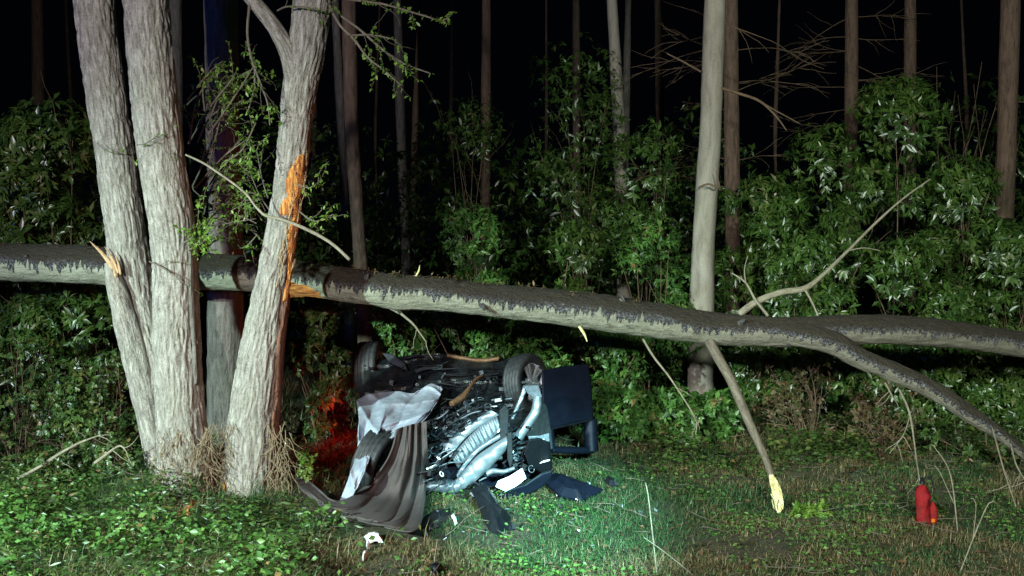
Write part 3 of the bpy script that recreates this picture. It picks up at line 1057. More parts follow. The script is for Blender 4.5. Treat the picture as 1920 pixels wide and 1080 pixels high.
def wheel(px, py, D, axis, R, wd, rim=True):
    c = W(px, py, D)
    ax = Vector(axis).normalized()
    u = ax.orthogonal().normalized()
    v = ax.cross(u)

    def lathe(prof, n, mod=None):
        vs, fs = [], []
        for k in range(n):
            a = 2 * math.pi * k / n
            for j, (h, r) in enumerate(prof):
                rr = r - (mod(k, j) if mod else 0)
                vs.append(c + ax * h + (u * math.cos(a) + v * math.sin(a)) * rr)
        q = len(prof)
        for k in range(n):
            for j in range(q - 1):
                fs.append((k * q + j, ((k + 1) % n) * q + j, ((k + 1) % n) * q + j + 1, k * q + j + 1))
        return vs, fs
    root = None
    h = wd / 2
    prof = [(-h * .8, R * .66), (-h, R * .74), (-h * 1.02, R * .86), (-h * .9, R * .96)]
    for g in (-.55, -.18, .18, .55):
        prof += [(h * (g - .10), R), (h * (g - .05), R - .009), (h * (g + .05), R - .009), (h * (g + .10), R)]
    prof += [(h * .9, R * .96), (h * 1.02, R * .86), (h, R * .74), (h * .8, R * .66)]
    vs, fs = lathe(prof, 72, lambda k, j: 0.007 if (3 < j < 20 and (k + j // 4) % 3 == 0) else 0)
    mb = MB()
    mb.add(vs, fs, True)
    ty = mb.build('wheel', M['rubber'], car)
    if rim:
        mb = MB()
        vs, fs = lathe([(-h * .7, R * .64), (h * .55, R * .62), (h * .8, R * .66), (h * .82, R * .69)], 48)
        mb.add(vs, fs, True)
        vs, fs = lathe([(h * .3, R * .01), (h * .62, R * .02), (h * .62, R * .13), (h * .2, R * .15)], 20)
        mb.add(vs, fs, True)
        for k in range(5):
            for s in (-.17, .17):
                a = 2 * math.pi * k / 5 + s
                e = u * math.cos(a) + v * math.sin(a)
                t = ax.cross(e)
                a2 = 2 * math.pi * k / 5 + s * .9
                P0, P1 = c + e * R * .10 + ax * h * .80, c + e * R * .68 + ax * h * .95
                mb.slab([P0 - t * .009, P0 + t * .009, P1 + t * .013, P1 - t * .013], -ax * .03)
        vs, fs = lathe([(-h * .5, R * .05), (-h * .5, R * .6)], 40)
        mb.add(vs, fs, True, 1)
        mb.build('rim', [M['alloy'], M['plastic']], ty)
    return ty


wheel(694, 692, 12.35, (1, -.12, .05), 0.315, 0.26)
wheel(986, 716, 11.65, (.80, -.58, .10), 0.30, 0.21)
wheel(708, 862, 10.72, (.88, -.36, -.30), 0.33, 0.25)


def plate(name, poly, D, mat, thick=0.03, parent=None, dD=None, bevel=0.006):
    """panel from photo polygon; dD: function (px,py)->distance"""
    pts = [W(x, y, dD(x, y) if dD else D) for x, y in poly]
    mb = MB()
    mb.slab(pts, Vector((0, thick, 0)))
    o = mb.build(name, mat, parent or car)
    if bevel:
        b = o.modifiers.new('bevel', 'BEVEL')
        b.width = bevel
        b.segments = 2
        b.limit_method = 'ANGLE'
    return o


# bumper crash box with its bent aluminium beam, strip and ribbed cooler
def fd(x, y):                   # front assembly leans back to the upper left
    return 10.42 + 0.0012 * (960 - x) + 0.0008 * (860 - y)


def band(name, top, bot, mat, D0, bulge, thick=0.05, m=40, n=9, ribs=0, parent=None, wob=0.004):
    """curved metal band between two photo polylines"""
    t = spline([(a, b, 0) for a, b in top], m)
    b = spline([(a, c, 0) for a, c in bot], m)
    A = np.zeros((m, 2 * n, 3))
    for i in range(m):
        for j in range(n):
            u = j / (n - 1)
            px, py = (t[i] * (1 - u) + b[i] * u)[:2]
            d = D0 + fd(px, py) - 10.42 - bulge * math.sin(math.pi * u) ** .6
            if ribs:
                d += 0.007 * abs(math.sin(math.pi * ribs * i / (m - 1))) ** 2
            d += wob * (fbm(np.array([[i * .3, u * 3, D0]]), 2)[0] - .5) * 4
            A[i, j] = W(px, py, d)
            A[i, 2 * n - 1 - j] = W(px, py, d + thick)
    mb = MB()
    k = 2 * n
    fs = [(i * k + j, i * k + (j + 1) % k, (i + 1) * k + (j + 1) % k, (i + 1) * k + j) for i in range(m - 1) for j in range(k)]
    fs += [tuple(range(k))[::-1], tuple((m - 1) * k + j for j in range(k))]
    mb.add(A.reshape(-1, 3), fs, True)
    o = mb.build(name, mat, parent or car)
    e = o.modifiers.new('edge', 'EDGE_SPLIT')
    e.split_angle = math.radians(40)
    return o


band('strip', [(829, 834), (870, 800), (905, 778), (921, 769)], [(844, 858), (868, 826), (900, 799), (936, 778)], M['alu'], 10.42, 0.01)
band('ribbed_cooler', [(846, 856), (872, 826), (902, 798), (932, 781)], [(859, 878), (892, 843), (915, 826), (941, 806)], M['alu_dull'], 10.42, 0.015, m=120, ribs=12, wob=.002)
band('trim', [(856, 888), (878, 857), (904, 833), (943, 810)], [(858, 897), (884, 862), (908, 840), (950, 816)], M['alu'], 10.39, 0.012, 0.03)
band('bumper_beam', [(848, 905), (866, 886), (892, 857), (925, 833), (952, 816)], [(855, 925), (884, 908), (918, 878), (944, 850), (962, 828)], M['alu'], 10.36, 0.045, 0.10, wob=.011)
band('beam_end', [(798, 906), (822, 900), (846, 899), (862, 905)], [(799, 921), (822, 923), (846, 927), (868, 922)], M['alu_dull'], 10.38, 0.04, 0.10)
# headlight frame at the upper right
band('lamp_frame_bar', [(1000, 742), (996, 768), (982, 790), (964, 814)], [(1016, 744), (1012, 774), (996, 800), (978, 826)], M['alu'], 10.55, 0.03, 0.06)
band('lamp_frame_bar', [(981, 724), (974, 745), (965, 766), (957, 784)], [(989, 728), (981, 748), (971, 770), (963, 787)], M['alu'], 10.60, 0.012, 0.04)
plate('lamp_frame_cap', [(981, 723), (1010, 722), (1017, 745), (999, 745), (989, 738)], 10.6, M['alu_dull'], .05)
plate('fender_liner', [(1006, 765), (1014, 748), (1026, 764), (1032, 800), (1031, 828), (1012, 832), (986, 816), (990, 796)], 10.66, M['grey_metal'], .06, dD=lambda x, y: 10.60 + .006 * (x - 986) + .001 * (y - 780))
plate('fender_edge', [(990, 818), (1012, 817), (1030, 812), (1031, 828), (1012, 830), (992, 826)], 10.6, M['alu_dull'], .04)
plate('strut', [(951, 812), (960, 810), (962, 862), (957, 880), (951, 860)], 10.30, M['plastic'], .04)
plate('strut', [(936, 770), (948, 760), (954, 770), (952, 822), (938, 826)], 10.42, M['plastic'], .06)
# bumper corner lying below
bmp = plate('bumper', [(992, 824), (1012, 822), (1031, 831), (1037, 880), (1014, 887), (990, 872), (982, 848)], 10.4, M['plastic'], .06, dD=lambda x, y: 10.16 + .0042 * (y - 822) + .003 * (x - 1000), bevel=.02)
plate('bumper_skirt', [(1014, 888), (1037, 881), (1034, 898), (1014, 916), (984, 932), (950, 943), (931, 930), (946, 920), (984, 908)], 10.3, M['paint'], .04, bmp, lambda x, y: 10.30 + .0012 * (y - 880) + .002 * (x - 1000), .02)
plate('white_plate', [(934, 902), (956, 893), (979, 878), (987, 897), (968, 912), (948, 922), (929, 913)], 10.14, M['white_plastic'], .02, dD=lambda x, y: 10.08 + .001 * (960 - x))
band('bracket', [(911, 884), (924, 878), (944, 880), (964, 874)], [(914, 894), (926, 888), (946, 888), (966, 881)], M['alu'], 10.2, .02, .04)
plate('clip', [(946, 915), (958, 910), (960, 918), (948, 924)], 10.14, M['plastic'], .03)

# door hanging open at the right, upside down, window frame below
door = plate('door', [(1016, 697), (1050, 689), (1104, 684), (1110, 730), (1113, 788), (1075, 794), (1036, 804), (1018, 800)], 11.55, M['paint'], .10,
             dD=lambda x, y: 11.45 + .0045 * (x - 1018) + .001 * (690 - y), bevel=0.02)
mb = MB()
for a, b, wd in (((1107, 786), (1109, 846), 26), ((1034, 843), (1110, 844), 14), ((1030, 800), (1034, 842), 16)):
    px_tube(mb, [(a[0], a[1], wd, 11.42 + .0045 * (a[0] - 1018)), ((a[0] + b[0]) / 2, (a[1] + b[1]) / 2 + 1, wd, 11.40 + .00225 * (a[0] + b[0] - 2036)), (b[0], b[1], wd, 11.38 + .0045 * (b[0] - 1018))], 8)
mb.build('window_frame', M['paint'], door)
plate('door_sill', [(1034, 803), (1112, 786), (1112, 789), (1034, 806)], 11.5, M['plastic'], .03, door, lambda x, y: 11.33 + .0045 * (x - 1018))

# underside fittings
mb = MB()
px_tube(mb, [(846, 758, 12, 11.35), (868, 744, 13, 11.45), (880, 728, 11, 11.55), (892, 712, 9, 11.7), (905, 704, 8, 11.8)], 12)
mb.build('exhaust_pipe', M['rust'], car)
plate('heat_shield', [(716, 662), (734, 664), (758, 680), (764, 694), (752, 690), (732, 680)], 12.1, M['alu_dull'], .03, dD=lambda x, y: ub(x, y) - .10)
plate('cross_member', [(776, 694), (800, 686), (830, 684), (830, 691), (800, 693), (780, 699)], 12.0, M['alu_dull'], .05, dD=lambda x, y: ub(x, y) - .12)
band('sill', [(838, 662), (870, 668), (905, 672), (935, 668)], [(838, 670), (870, 676), (905, 680), (935, 676)], M['rust'], 12.0, .03, .08)
for k in range(9):
    mb = MB()
    x0, y0 = RNG.uniform(690, 900), RNG.uniform(672, 760)
    x1, y1 = x0 + RNG.uniform(30, 110), y0 + RNG.uniform(-14, 18)
    px_tube(mb, [(x0, y0, 4, ub(x0, y0) - .14), ((x0 + x1) / 2, (y0 + y1) / 2 + RNG.uniform(-5, 5), 4, ub(x0, (y0 + y1) / 2) - .17), (x1, y1, 4, ub(x1, y1) - .12)], 6)
    mb.build('fuel_line', M['plastic'], car)
# hoses, brackets and torn bits of the engine bay
mb = MB()
zones = [((798, 790), (850, 905), 120), ((810, 735), (955, 800), 150), ((955, 800), (1000, 880), 60), ((840, 790), (930, 830), 30), ((880, 895), (905, 960), 26), ((690, 690), (940, 735), 26)]
for (xa, ya), (xb, yb), cnt in zones:
    for k in range(cnt):
        x, y = RNG.uniform(xa, xb), RNG.uniform(ya, yb)
        if ya == 735:
            y = min(y + (955 - x) * .22, 835)
        d = min(ub(x, y), 10.8) - RNG.uniform(.12, .32) if y > 780 else ub(x, y) - RNG.uniform(.08, .22)
        if inside(np.array([x]), np.array([y]), [(826, 838), (921, 765), (940, 776), (966, 828), (884, 914), (846, 908)])[0]:
            continue
        p = W(x, y, d)
        mi = int(RNG.choice([0, 0, 0, 1, 2, 3], p=[.26, .26, .2, .08, .16, .04]))
        q = Matrix.Rotation(RNG.uniform(0, 6.28), 3, Vector(rand_dir(1)[0]))
        kind = RNG.uniform()
        if kind < .38:
            mb.box(p, RNG.uniform(.012, .06, 3) * np.array([1.5, .6, .8]), q, mi)
        elif kind < .8:
            e = wander(p, Vector((1, 0, .62)) * float(RNG.choice([-1, 1])) + Vector(rand_dir(1)[0]) * .45, RNG.uniform(.06, .26), 7, .16)
            mb.tube(e, RNG.uniform(.004, .013), 7, mi)
        else:
            r = RNG.uniform(.02, .045)
            ring = [p + q @ Vector((r * math.cos(a), r * math.sin(a), 0)) for a in np.linspace(0, 5.6, 14)]
            mb.tube(ring, RNG.uniform(.004, .009), 6, mi)
clut = mb.build('engine_parts', [M['plastic'], M['alu'], M['alu_dull'], M['white_plastic']], car)
clut['kind'] = 'stuff'
# rear lamp on the far left side, lit to give the red glow behind the alder
# (unseen; lamp and point light are added)
mbp = W(690, 760, 13.25)
mb = MB()
q = Matrix.Rotation(.3, 3, 'Z')
mb.box(mbp + Vector((0.02, 0, 0)), (.05, .16, .22), q)
em, nt, b = nodes('lit_red_lamp')
b.inputs['Base Color'].default_value = (.5, .01, .01, 1)
b.inputs['Emission Color'].default_value = (1, .03, .01, 1)
b.inputs['Emission Strength'].default_value = 0.6
lamp_part = mb.build('tail_lamp', em, car)
ll = bpy.data.lights.new('tail_lamp_light', 'POINT')
ll.energy = 13
ll.color = (1, .02, .006)
ll.shadow_soft_size = .25
lo = bpy.data.objects.new('tail_lamp_light', ll)
COL.objects.link(lo)
lo.location = mbp + Vector((-.34, -0.15, 0))


# ================================================================ blankets
def coons(top, bot, left, right, m, n):
    f = lambda c, k: spline([(a, b, 0) for a, b in c], k)[:, :2]
    T_, B_, L_, R2 = f(top, n), f(bot, n), f(left, m), f(right, m)
    P = np.zeros((m, n, 2))
    for i in range(m):
        v = i / (m - 1)
        for j in range(n):
            u = j / (n - 1)
            P[i, j] = (1 - v) * T_[j] + v * B_[j] + (1 - u) * L_[i] + u * R2[i] - \
                ((1 - u) * (1 - v) * T_[0] + u * (1 - v) * T_[-1] + (1 - u) * v * B_[0] + u * v * B_[-1])
    return P


def cloth(name, label, P, depth, mat):
    m, n = P.shape[:2]
    A = np.zeros((m, n, 3))
    for i in range(m):
        for j in range(n):
            A[i, j] = W(P[i, j, 0], P[i, j, 1], depth(i / (m - 1), j / (n - 1), P[i, j]))
    mb = MB()
    mb.grid(A)
    o = mb.build(name, mat)
    s = o.modifiers.new('thickness', 'SOLIDIFY')
    s.thickness = 0.008
    s.offset = 1
    tag(o, label, 'blanket')
    return o


P = coons([(668, 752), (684, 741), (702, 737), (745, 733), (776, 737), (808, 719), (829, 729)],
          [(637, 939), (656, 938), (683, 884), (684, 852), (700, 838), (722, 827), (759, 811), (795, 787), (819, 754)],
          [(668, 752), (673, 790), (668, 850), (652, 900), (637, 939)],
          [(829, 729), (826, 740), (819, 754)], 60, 90)


def grey_depth(v, u, p):
    d = min(ub(p[0], p[1]) - .22, 11.6)
    low = max(0, (p[1] - 850) / 90)
    t = min(1, max(0, (p[1] - 735) / 95))
    t = t * t * (3 - 2 * t)
    d = d * (1 - t) + min(d, 10.62) * t - .10 * low
    a = u * 7 + v * 4.5 + 1.2 * math.sin(v * 4 + u * 2)
    d -= 0.11 * (abs(math.sin(a)) ** .6) * (0.35 + .5 * v)
    a = u * 10 - v * 9 + 1.5 * math.sin(u * 6)
    d -= 0.06 * (1 - abs(math.sin(a))) ** 1.5
    d += 0.13 * (fbm(np.array([[u * 6, v * 5, 7.]]), 3)[0] - .5)
    d += 0.05
    return d


cloth('grey_blanket', 'pale grey blanket draped over the wreck above the brown blanket', P, grey_depth, M['grey_cloth'])

streams = [
    [(742, 806), (734, 840), (718, 872), (690, 905), (655, 932), (622, 938), (596, 915), (575, 897), (553, 888)],
    [(755, 801), (750, 845), (736, 885), (708, 920), (670, 945), (630, 950), (600, 935), (576, 915), (556, 903)],
    [(768, 797), (765, 855), (752, 905), (728, 940), (690, 960), (655, 962), (622, 952), (594, 936), (572, 925)],
    [(784, 793), (783, 860), (776, 915), (760, 955), (735, 975), (708, 978), (682, 972), (655, 968), (630, 962)],
    [(800, 790), (803, 860), (800, 905), (797, 940), (794, 962), (791, 978), (785, 990), (772, 996), (745, 994)],
]
S = np.stack([spline([(a, b, 0) for a, b in c], 80)[:, :2] for c in streams])     # (5, 80, 2)
m_ = 96
P = np.zeros((80, m_, 2))
for i in range(80):
    P[i] = spline([(a, b, 0) for a, b in S[:, i]], m_)[:, :2]


def gd(x, y):
    """distance of the ground (9 cm up, for the cloth's thickness and the flattened grass) at a photo pixel"""
    d = 10.5
    for _ in range(14):
        p = W(x, y, d)
        k = (CAMZ - p.z) / d
        d = 0.4 * d + 0.6 * (CAMZ - H(p.x, p.y) - 0.09) / k
    return d


def brown_depth(v, u, p):
    g = gd(p[0], max(p[1], 868))
    t = min(1, max(0, (v - .18) / .52))
    t = t * t * (3 - 2 * t)
    d = 10.33 * (1 - t) + (g - .02) * t
    d = min(d, g - .02)
    ph = u * 8.5 + .5 * math.sin(v * 5)
    fold = abs(math.sin(ph * 1.3 + .6 * math.sin(u * 9))) ** .8
    return d - 0.10 * fold * (0.45 + .65 * math.sin(math.pi * min(1, v * .8 + .15))) - 0.008 * math.sin(u * 40 + v * 3) + .07 * (fbm(np.array([[u * 9, v * 4, 3.3]]), 3)[0] - .5)


cloth('brown_blanket', 'brown grey blanket hanging in folds from the wreck and trailing left over the grass', P, brown_depth, M['brown_cloth'])


# ================================================================ debris on the grass
def debris(name, label, cat, poly, mat, thick, lift=None, D=None):
    """flat broken panel; lift: height above ground per point"""
    pts = []
    for k, (x, y) in enumerate(poly):
        pts.append(G(x, y, (lift[k] if lift else 0.03)))
    c = sum(pts, Vector()) / len(pts)
    # subdivide the outline towards the centre for a bent, uneven panel
    mb = MB()
    n = len(pts)
    ring = []
    for k in range(n):
        for t in (0, .33, .66):
            ring.append(pts[k].lerp(pts[(k + 1) % n], t) + Vector(rand_dir(1)[0]) * .006)
    mid = [c.lerp(p, .55) + Vector((0, -.02, .045)) for p in ring]
    k3 = len(ring)
    vs = ring + mid + [c + Vector((0, -.02, .055))]
    vs += [v + Vector((0, .02, -thick)) for v in vs]
    o = 2 * k3 + 1
    fs = []
    for k in range(k3):
        k2 = (k + 1) % k3
        fs += [(k, k2, k3 + k2, k3 + k), (k3 + k, k3 + k2, 2 * k3), (o + k2, o + k, o + k3 + k, o + k3 + k2), (o + k3 + k2, o + k3 + k, o + 2 * k3), (k2, k, o + k, o + k2)]
    mb.add(vs, fs, False)
    ob = mb.build(name, mat)
    return tag(ob, label, cat)


debris('bumper_panel', 'long black bumper strip standing in the grass before the wreck', 'car part', [(884, 916), (898, 909), (911, 906), (940, 950), (958, 968), (950, 988), (938, 1008), (918, 996), (902, 955)], M['plastic'], .03,
       [.28, .30, .30, .12, .06, .04, .02, .02, .1])
debris('trim_panel', 'flat black panel in the grass between brown blanket and bumper strip', 'car part', [(786, 984), (800, 966), (824, 955), (846, 957), (858, 954), (848, 968), (828, 980), (808, 998)], M['plastic'], .02)
debris('fender_panel', 'pointed black wing panel flung to the right of the wreck', 'car part', [(1020, 902), (1040, 885), (1075, 896), (1130, 918), (1094, 938), (1052, 930)], M['paint'], .03, [.15, .2, .12, .04, .03, .06])
debris('trim_strip', 'thin dark strip lying alone right of the pointed wing panel', 'car part', [(1131, 897), (1146, 899), (1160, 909), (1142, 910)], M['plastic'], .02)
debris('broken_cover', 'small black fragment at the foot of the bumper strip', 'car part', [(944, 985), (958, 983), (968, 990), (952, 996)], M['plastic'], .02)
debris('white_shard', 'largest white plastic shard in the grass below the brown blanket', 'car part', [(682, 1006), (700, 1001), (716, 1006), (718, 1018), (706, 1014), (692, 1019)], M['white_plastic'], .01)
debris('white_shard', 'tiny white chip just below the largest white shard', 'car part', [(686, 1024), (694, 1022), (694, 1028), (687, 1030)], M['white_plastic'], .01)
debris('white_shard', 'narrow curved white sliver, lowest of the white shards', 'car part', [(677, 1048), (684, 1039), (693, 1038), (690, 1044), (682, 1052)], M['white_plastic'], .01)
debris('white_shard', 'white sliver beside the flat black panel', 'car part', [(846, 968), (851, 967), (858, 982), (853, 986)], M['white_plastic'], .01)
debris('white_shard', 'white sliver leaning under the pointed wing panel', 'car part', [(1037, 911), (1042, 911), (1050, 928), (1044, 930)], M['white_plastic'], .01)
debris('wood_chip', 'bright orange curl of wood at the foot of the middle alder', 'wood chip', [(330, 970), (350, 958), (366, 938), (369, 948), (356, 967), (340, 974)], M['orange_wood'], .015, [.03, .04, .1, .1, .05, .03])
debris('wood_chip', 'small orange wood chip between the middle and right alder', 'wood chip', [(414, 914), (424, 909), (430, 914), (421, 920)], M['orange_wood'], .015)
debris('wood_chip', 'small orange splinter on the left side of the middle alder', 'wood chip', [(284, 860), (290, 856), (295, 866), (290, 872)], M['orange_wood'], .015)
mb = MB()
c = G(817, 1076)
for k in range(12):
    a0 = []
    for j in range(16):
        th, ph = math.pi * k / 11, 2 * math.pi * j / 16
        r = .05 * (1 + .15 * math.sin(3 * ph))
        a0.append(c + Vector((r * math.sin(th) * math.cos(ph), r * math.sin(th) * math.sin(ph), .04 + .045 * math.cos(th))))
    mb.add(a0, [])
mb.f = [(k * 16 + j, k * 16 + (j + 1) % 16, (k + 1) * 16 + (j + 1) % 16, (k + 1) * 16 + j) for k in range(11) for j in range(16)]
mb.sm = [True] * len(mb.f)
mb.mi = [0] * len(mb.f)
mb.tube([c + Vector((-.03, -.03, .08)), c + Vector((0, -.04, .10)), c + Vector((.03, -.03, .08))], .008, 6)
tag(mb.build('rubber_cap', M['plastic']), 'round black rubber cap in the grass at the bottom edge', 'car part')

# red canister in the weeds at the right
g = G(1738, 986)
can = empty('red_canister', g, 'red canister standing among dark weeds at the right', 'canister')


def lathe_mb(axis_pts, prof, n=28, sq=1.0, crush=0.0):
    base, ax = axis_pts
    ax = Vector(ax).normalized()
    u = ax.orthogonal().normalized()
    v = ax.cross(u)
    vs, fs = [], []
    for k in range(n):
        a = 2 * math.pi * k / n
        for h, r in prof:
            vs.append(Vector(base) + ax * h + u * r * math.cos(a) * sq + v * r * math.sin(a))
    q = len(prof)
    for k in range(n):
        for j in range(q - 1):
            fs.append((k * q + j, ((k + 1) % n) * q + j, ((k + 1) % n) * q + j + 1, k * q + j + 1))
    if crush:
        a_ = np.array([tuple(v) for v in vs])
        k_ = np.stack([fbm(a_ * 14 + o_, 3) - .5 for o_ in (0, 40, 80)], -1)
        vs = a_ + k_ * crush * 2
    mb = MB()
    mb.add(vs, fs, True)
    return mb


lathe_mb((g + Vector((-.025, 0, 0)), (-.05, .05, 1)), [(0, .002), (0.005, .05), (.02, .064), (.1, .068), (.16, .061), (.2, .066), (.24, .058), (.28, .062), (.33, .045), (.36, .024), (.37, .002)], crush=.035).build('body', M['orange_plastic'], can)
lathe_mb((g + Vector((.052, -.01, .02)), (-.03, .05, 1)), [(0, .002), (0.01, .024), (.06, .030), (.14, .026), (.19, .01), (.2, .001)], crush=.02).build('side_tank', M['orange_plastic'], can)
lathe_mb((g + Vector((-.043, .018, .365)), (-.05, .05, 1)), [(0, .022), (.03, .022), (.032, .016), (.055, .016), (.056, .001)]).build('cap', M['plastic'], can)
mb = MB()
mb.tube(spline([g + Vector((-.04, .01, .41)), g + Vector((.0, 0, .44)), g + Vector((.04, -.01, .38)), g + Vector((.045, -.02, .25))], 16), .007, 8)
mb.build('handle', M['plastic'], can)
plate_ = MB()
plate_.box(g + Vector((.035, -.04, .06)), (.03, .02, .03), None)
plate_.build('tap', M['amber'], can)

# ================================================================ shrubs
LG = 'glossy evergreen shrubs'
shrub('laurel_shrub', 'glossy evergreen shrub at the left edge, left of the leaning stem', 'shrub', 95, 210, 13.2, 125, 620, .105, M['laurel'], LG)
shrub('laurel_shrub', 'glossy evergreen shrub cut by the left edge of the picture', 'shrub', -40, 250, 13.4, 120, 480, .105, M['laurel'], LG)
shrub('laurel_shrub', 'low dark glossy shrub below the fallen trunk at far left', 'shrub', 130, 530, 12.7, 130, 420, .09, M['laurel'], LG, lobes=12)
shrub('laurel_shrub', 'tall sparse dark shrub in the middle of the wood', 'shrub', 1080, 95, 18.5, 150, 560, .10, M['laurel'], LG, per=6, lobes=16, stems=10, base_frac=.1)
shrub('laurel_shrub', 'thin dark shrub left of the tall sparse one', 'shrub', 890, 200, 19.5, 70, 110, .10, M['laurel'], LG, per=6, lobes=7, base_frac=.35)
shrub('laurel_shrub', 'narrow shrub left of the smooth pale beech', 'shrub', 1215, 250, 17.5, 85, 260, .10, M['laurel'], LG, per=7, base_frac=.2)
shrub('young_shrub', 'small pale green shrub standing just above the middle of the fallen trunk', 'shrub', 885, 400, 14.4, 72, 220, .085, M['herb'], None, per=7, Wr=.4, lobes=8, base_frac=.45)
shrub('laurel_shrub', 'rounded shrub behind the fallen trunk, right of the small pale green one', 'shrub', 1075, 430, 15.0, 85, 330, .095, M['laurel'], LG, base_frac=.1)
shrub('herb_shrub', 'leafy green shrub at the left foot of the smooth pale beech', 'shrub', 1220, 420, 15.4, 95, 380, .085, M['herb'], LG, base_frac=.1)
shrub('laurel_shrub', 'glossy shrub just right of the smooth pale beech', 'shrub', 1435, 340, 16.8, 115, 480, .11, M['laurel'], LG)
shrub('laurel_shrub', 'wide glossy shrub with pale shining leaf tips behind the dead branch', 'shrub', 1545, 250, 17.2, 105, 480, .12, M['laurel'], LG)
shrub('laurel_shrub', 'tallest glossy shrub, rising to a point right of the dead branch', 'shrub', 1680, 165, 16.6, 105, 640, .12, M['laurel'], LG)
shrub('laurel_shrub', 'glossy shrub sloping down right of the tallest one', 'shrub', 1800, 310, 16.0, 110, 560, .12, M['laurel'], LG)
shrub('laurel_shrub', 'glossy shrub at the right edge before the rightmost trunk', 'shrub', 1900, 430, 15.4, 85, 330, .11, M['laurel'], LG)
shrub('laurel_shrub', 'lower glossy shrub directly above the fork of the fallen tree', 'shrub', 1520, 440, 14.8, 110, 420, .10, M['laurel'], LG)
shrub('laurel_shrub', 'lower glossy shrub above the upper limb of the fallen tree', 'shrub', 1700, 450, 14.6, 110, 420, .10, M['laurel'], LG)
UG = 'leafy bushes under the fallen trunk'
shrub('leafy_bush', 'bushy green growth behind the left end of the wreck', 'bush', 745, 585, 13.7, 70, 250, .075, M['herb'], UG, Wr=.45)
shrub('leafy_bush', 'shining bushy growth right above the middle of the wreck', 'bush', 885, 570, 13.8, 85, 420, .075, M['herb'], UG, Wr=.45)
shrub('leafy_bush', 'bushy green growth above the open door of the wreck', 'bush', 1020, 590, 13.9, 75, 330, .075, M['herb'], UG, Wr=.45)
shrub('leafy_bush', 'bushy growth between the wreck and the thin hanging twig', 'bush', 1140, 600, 14.2, 80, 360, .08, M['herb'], UG, Wr=.45)
shrub('leafy_bush', 'dark bushy growth around the top of the hanging branch', 'bush', 1275, 605, 16.3, 95, 400, .08, M['herb'], UG, Wr=.45)
shrub('leafy_bush', 'dark bushy growth below the fork of the fallen tree', 'bush', 1440, 620, 14.4, 95, 400, .085, M['laurel'], UG, Wr=.4)
shrub('leafy_bush', 'dark bushy growth in the gap between the two limbs of the fallen tree', 'bush', 1720, 600, 14.0, 120, 480, .09, M['laurel'], UG, Wr=.4)
shrub('leafy_bush', 'dark bushy growth below the right end of the fallen tree', 'bush', 1890, 650, 13.6, 90, 330, .085, M['laurel'], UG, Wr=.4)
shrub('leafy_bush', 'bush in deep shade just right of the right alder', 'bush', 592, 570, 13.3, 62, 260, .075, M['bramble'], UG, Wr=.45)
shrub('leafy_bush', 'red lit bush beside the rear of the wreck', 'bush', 622, 690, 14.2, 44, 130, .07, M['dry'], UG, Wr=.45)
shrub('low_plant', 'dark weeds growing round the red canister', 'plant', 1742, 945, 9.75, 50, 60, .055, M['bramble'], None, Wr=.5, stems=6, stem_r=.004, depth=.8)
PG = 'low bright plants at the foot of the bushes'
shrub('low_plant', 'bright low plants right beside the open door', 'plant', 1165, 735, 13.0, 62, 210, .085, M['herb'], PG, Wr=.5, stems=4, stem_r=.006)
shrub('low_plant', 'bright low plants below the thin hanging twig', 'plant', 1262, 738, 13.1, 66, 230, .085, M['herb'], PG, Wr=.5, stems=4, stem_r=.006)
shrub('low_plant', 'green low plants left of the hanging branch', 'plant', 1350, 742, 13.0, 45, 130, .08, M['herb'], PG, Wr=.5, stems=4, stem_r=.006)
shrub('low_plant', 'green weeds in the grass right of the splintered branch end', 'plant', 1525, 955, 9.95, 52, 70, .06, M['bright'], None, Wr=.5, stems=4, stem_r=.005, depth=1)
shrub('low_plant', 'leafy sprout at the right foot of the right alder', 'plant', 566, 848, 10.35, 26, 32, .065, M['bright'], None, Wr=.5, stems=4, stem_r=.005, base_frac=.3)
BG = 'brown brush under the fork limb'
shrub('dry_brush', 'brown dry brush right of the hanging branch', 'brush', 1520, 668, 13.2, 95, 230, .055, M['dry'], BG, per=6, Wr=.5, stems=26, bare=2, twig=M['brown_twig'], stem_r=.009)
shrub('dry_brush', 'brown dry brush below the middle of the fork limb', 'brush', 1670, 715, 12.6, 90, 230, .055, M['dry'], BG, per=6, Wr=.5, stems=26, bare=2, twig=M['brown_twig'], stem_r=.009)
shrub('dry_brush', 'brown dry brush at the right edge below the fork limb', 'brush', 1850, 790, 12.0, 110, 260, .055, M['bramble'], BG, per=6, Wr=.5, stems=26, bare=2, twig=M['brown_twig'], stem_r=.009)
RG = 'brambles left of the alders'
shrub('bramble_bush', 'bramble tangle at the left edge of the picture', 'bramble', 20, 640, 11.9, 120, 420, .05, M['bramble'], RG, Wr=.6, stems=22, bare=2, stem_r=.007, lobes=14)
shrub('bramble_bush', 'bramble tangle tight against the leftmost alder stem', 'bramble', 190, 665, 11.8, 95, 420, .05, M['bramble'], RG, Wr=.6, stems=20, bare=2, stem_r=.007, lobes=14)
shrub('bramble_bush', 'low brambles in front of the left bramble tangles', 'bramble', 90, 790, 10.9, 130, 430, .05, M['bramble'], RG, Wr=.6, stems=20, bare=2, stem_r=.006, lobes=14)
shrub('bramble_bush', 'low brambles just left of the alder feet', 'bramble', 235, 835, 10.5, 60, 160, .05, M['bramble'], RG, Wr=.6, stems=12, bare=2, stem_r=.006, lobes=10)


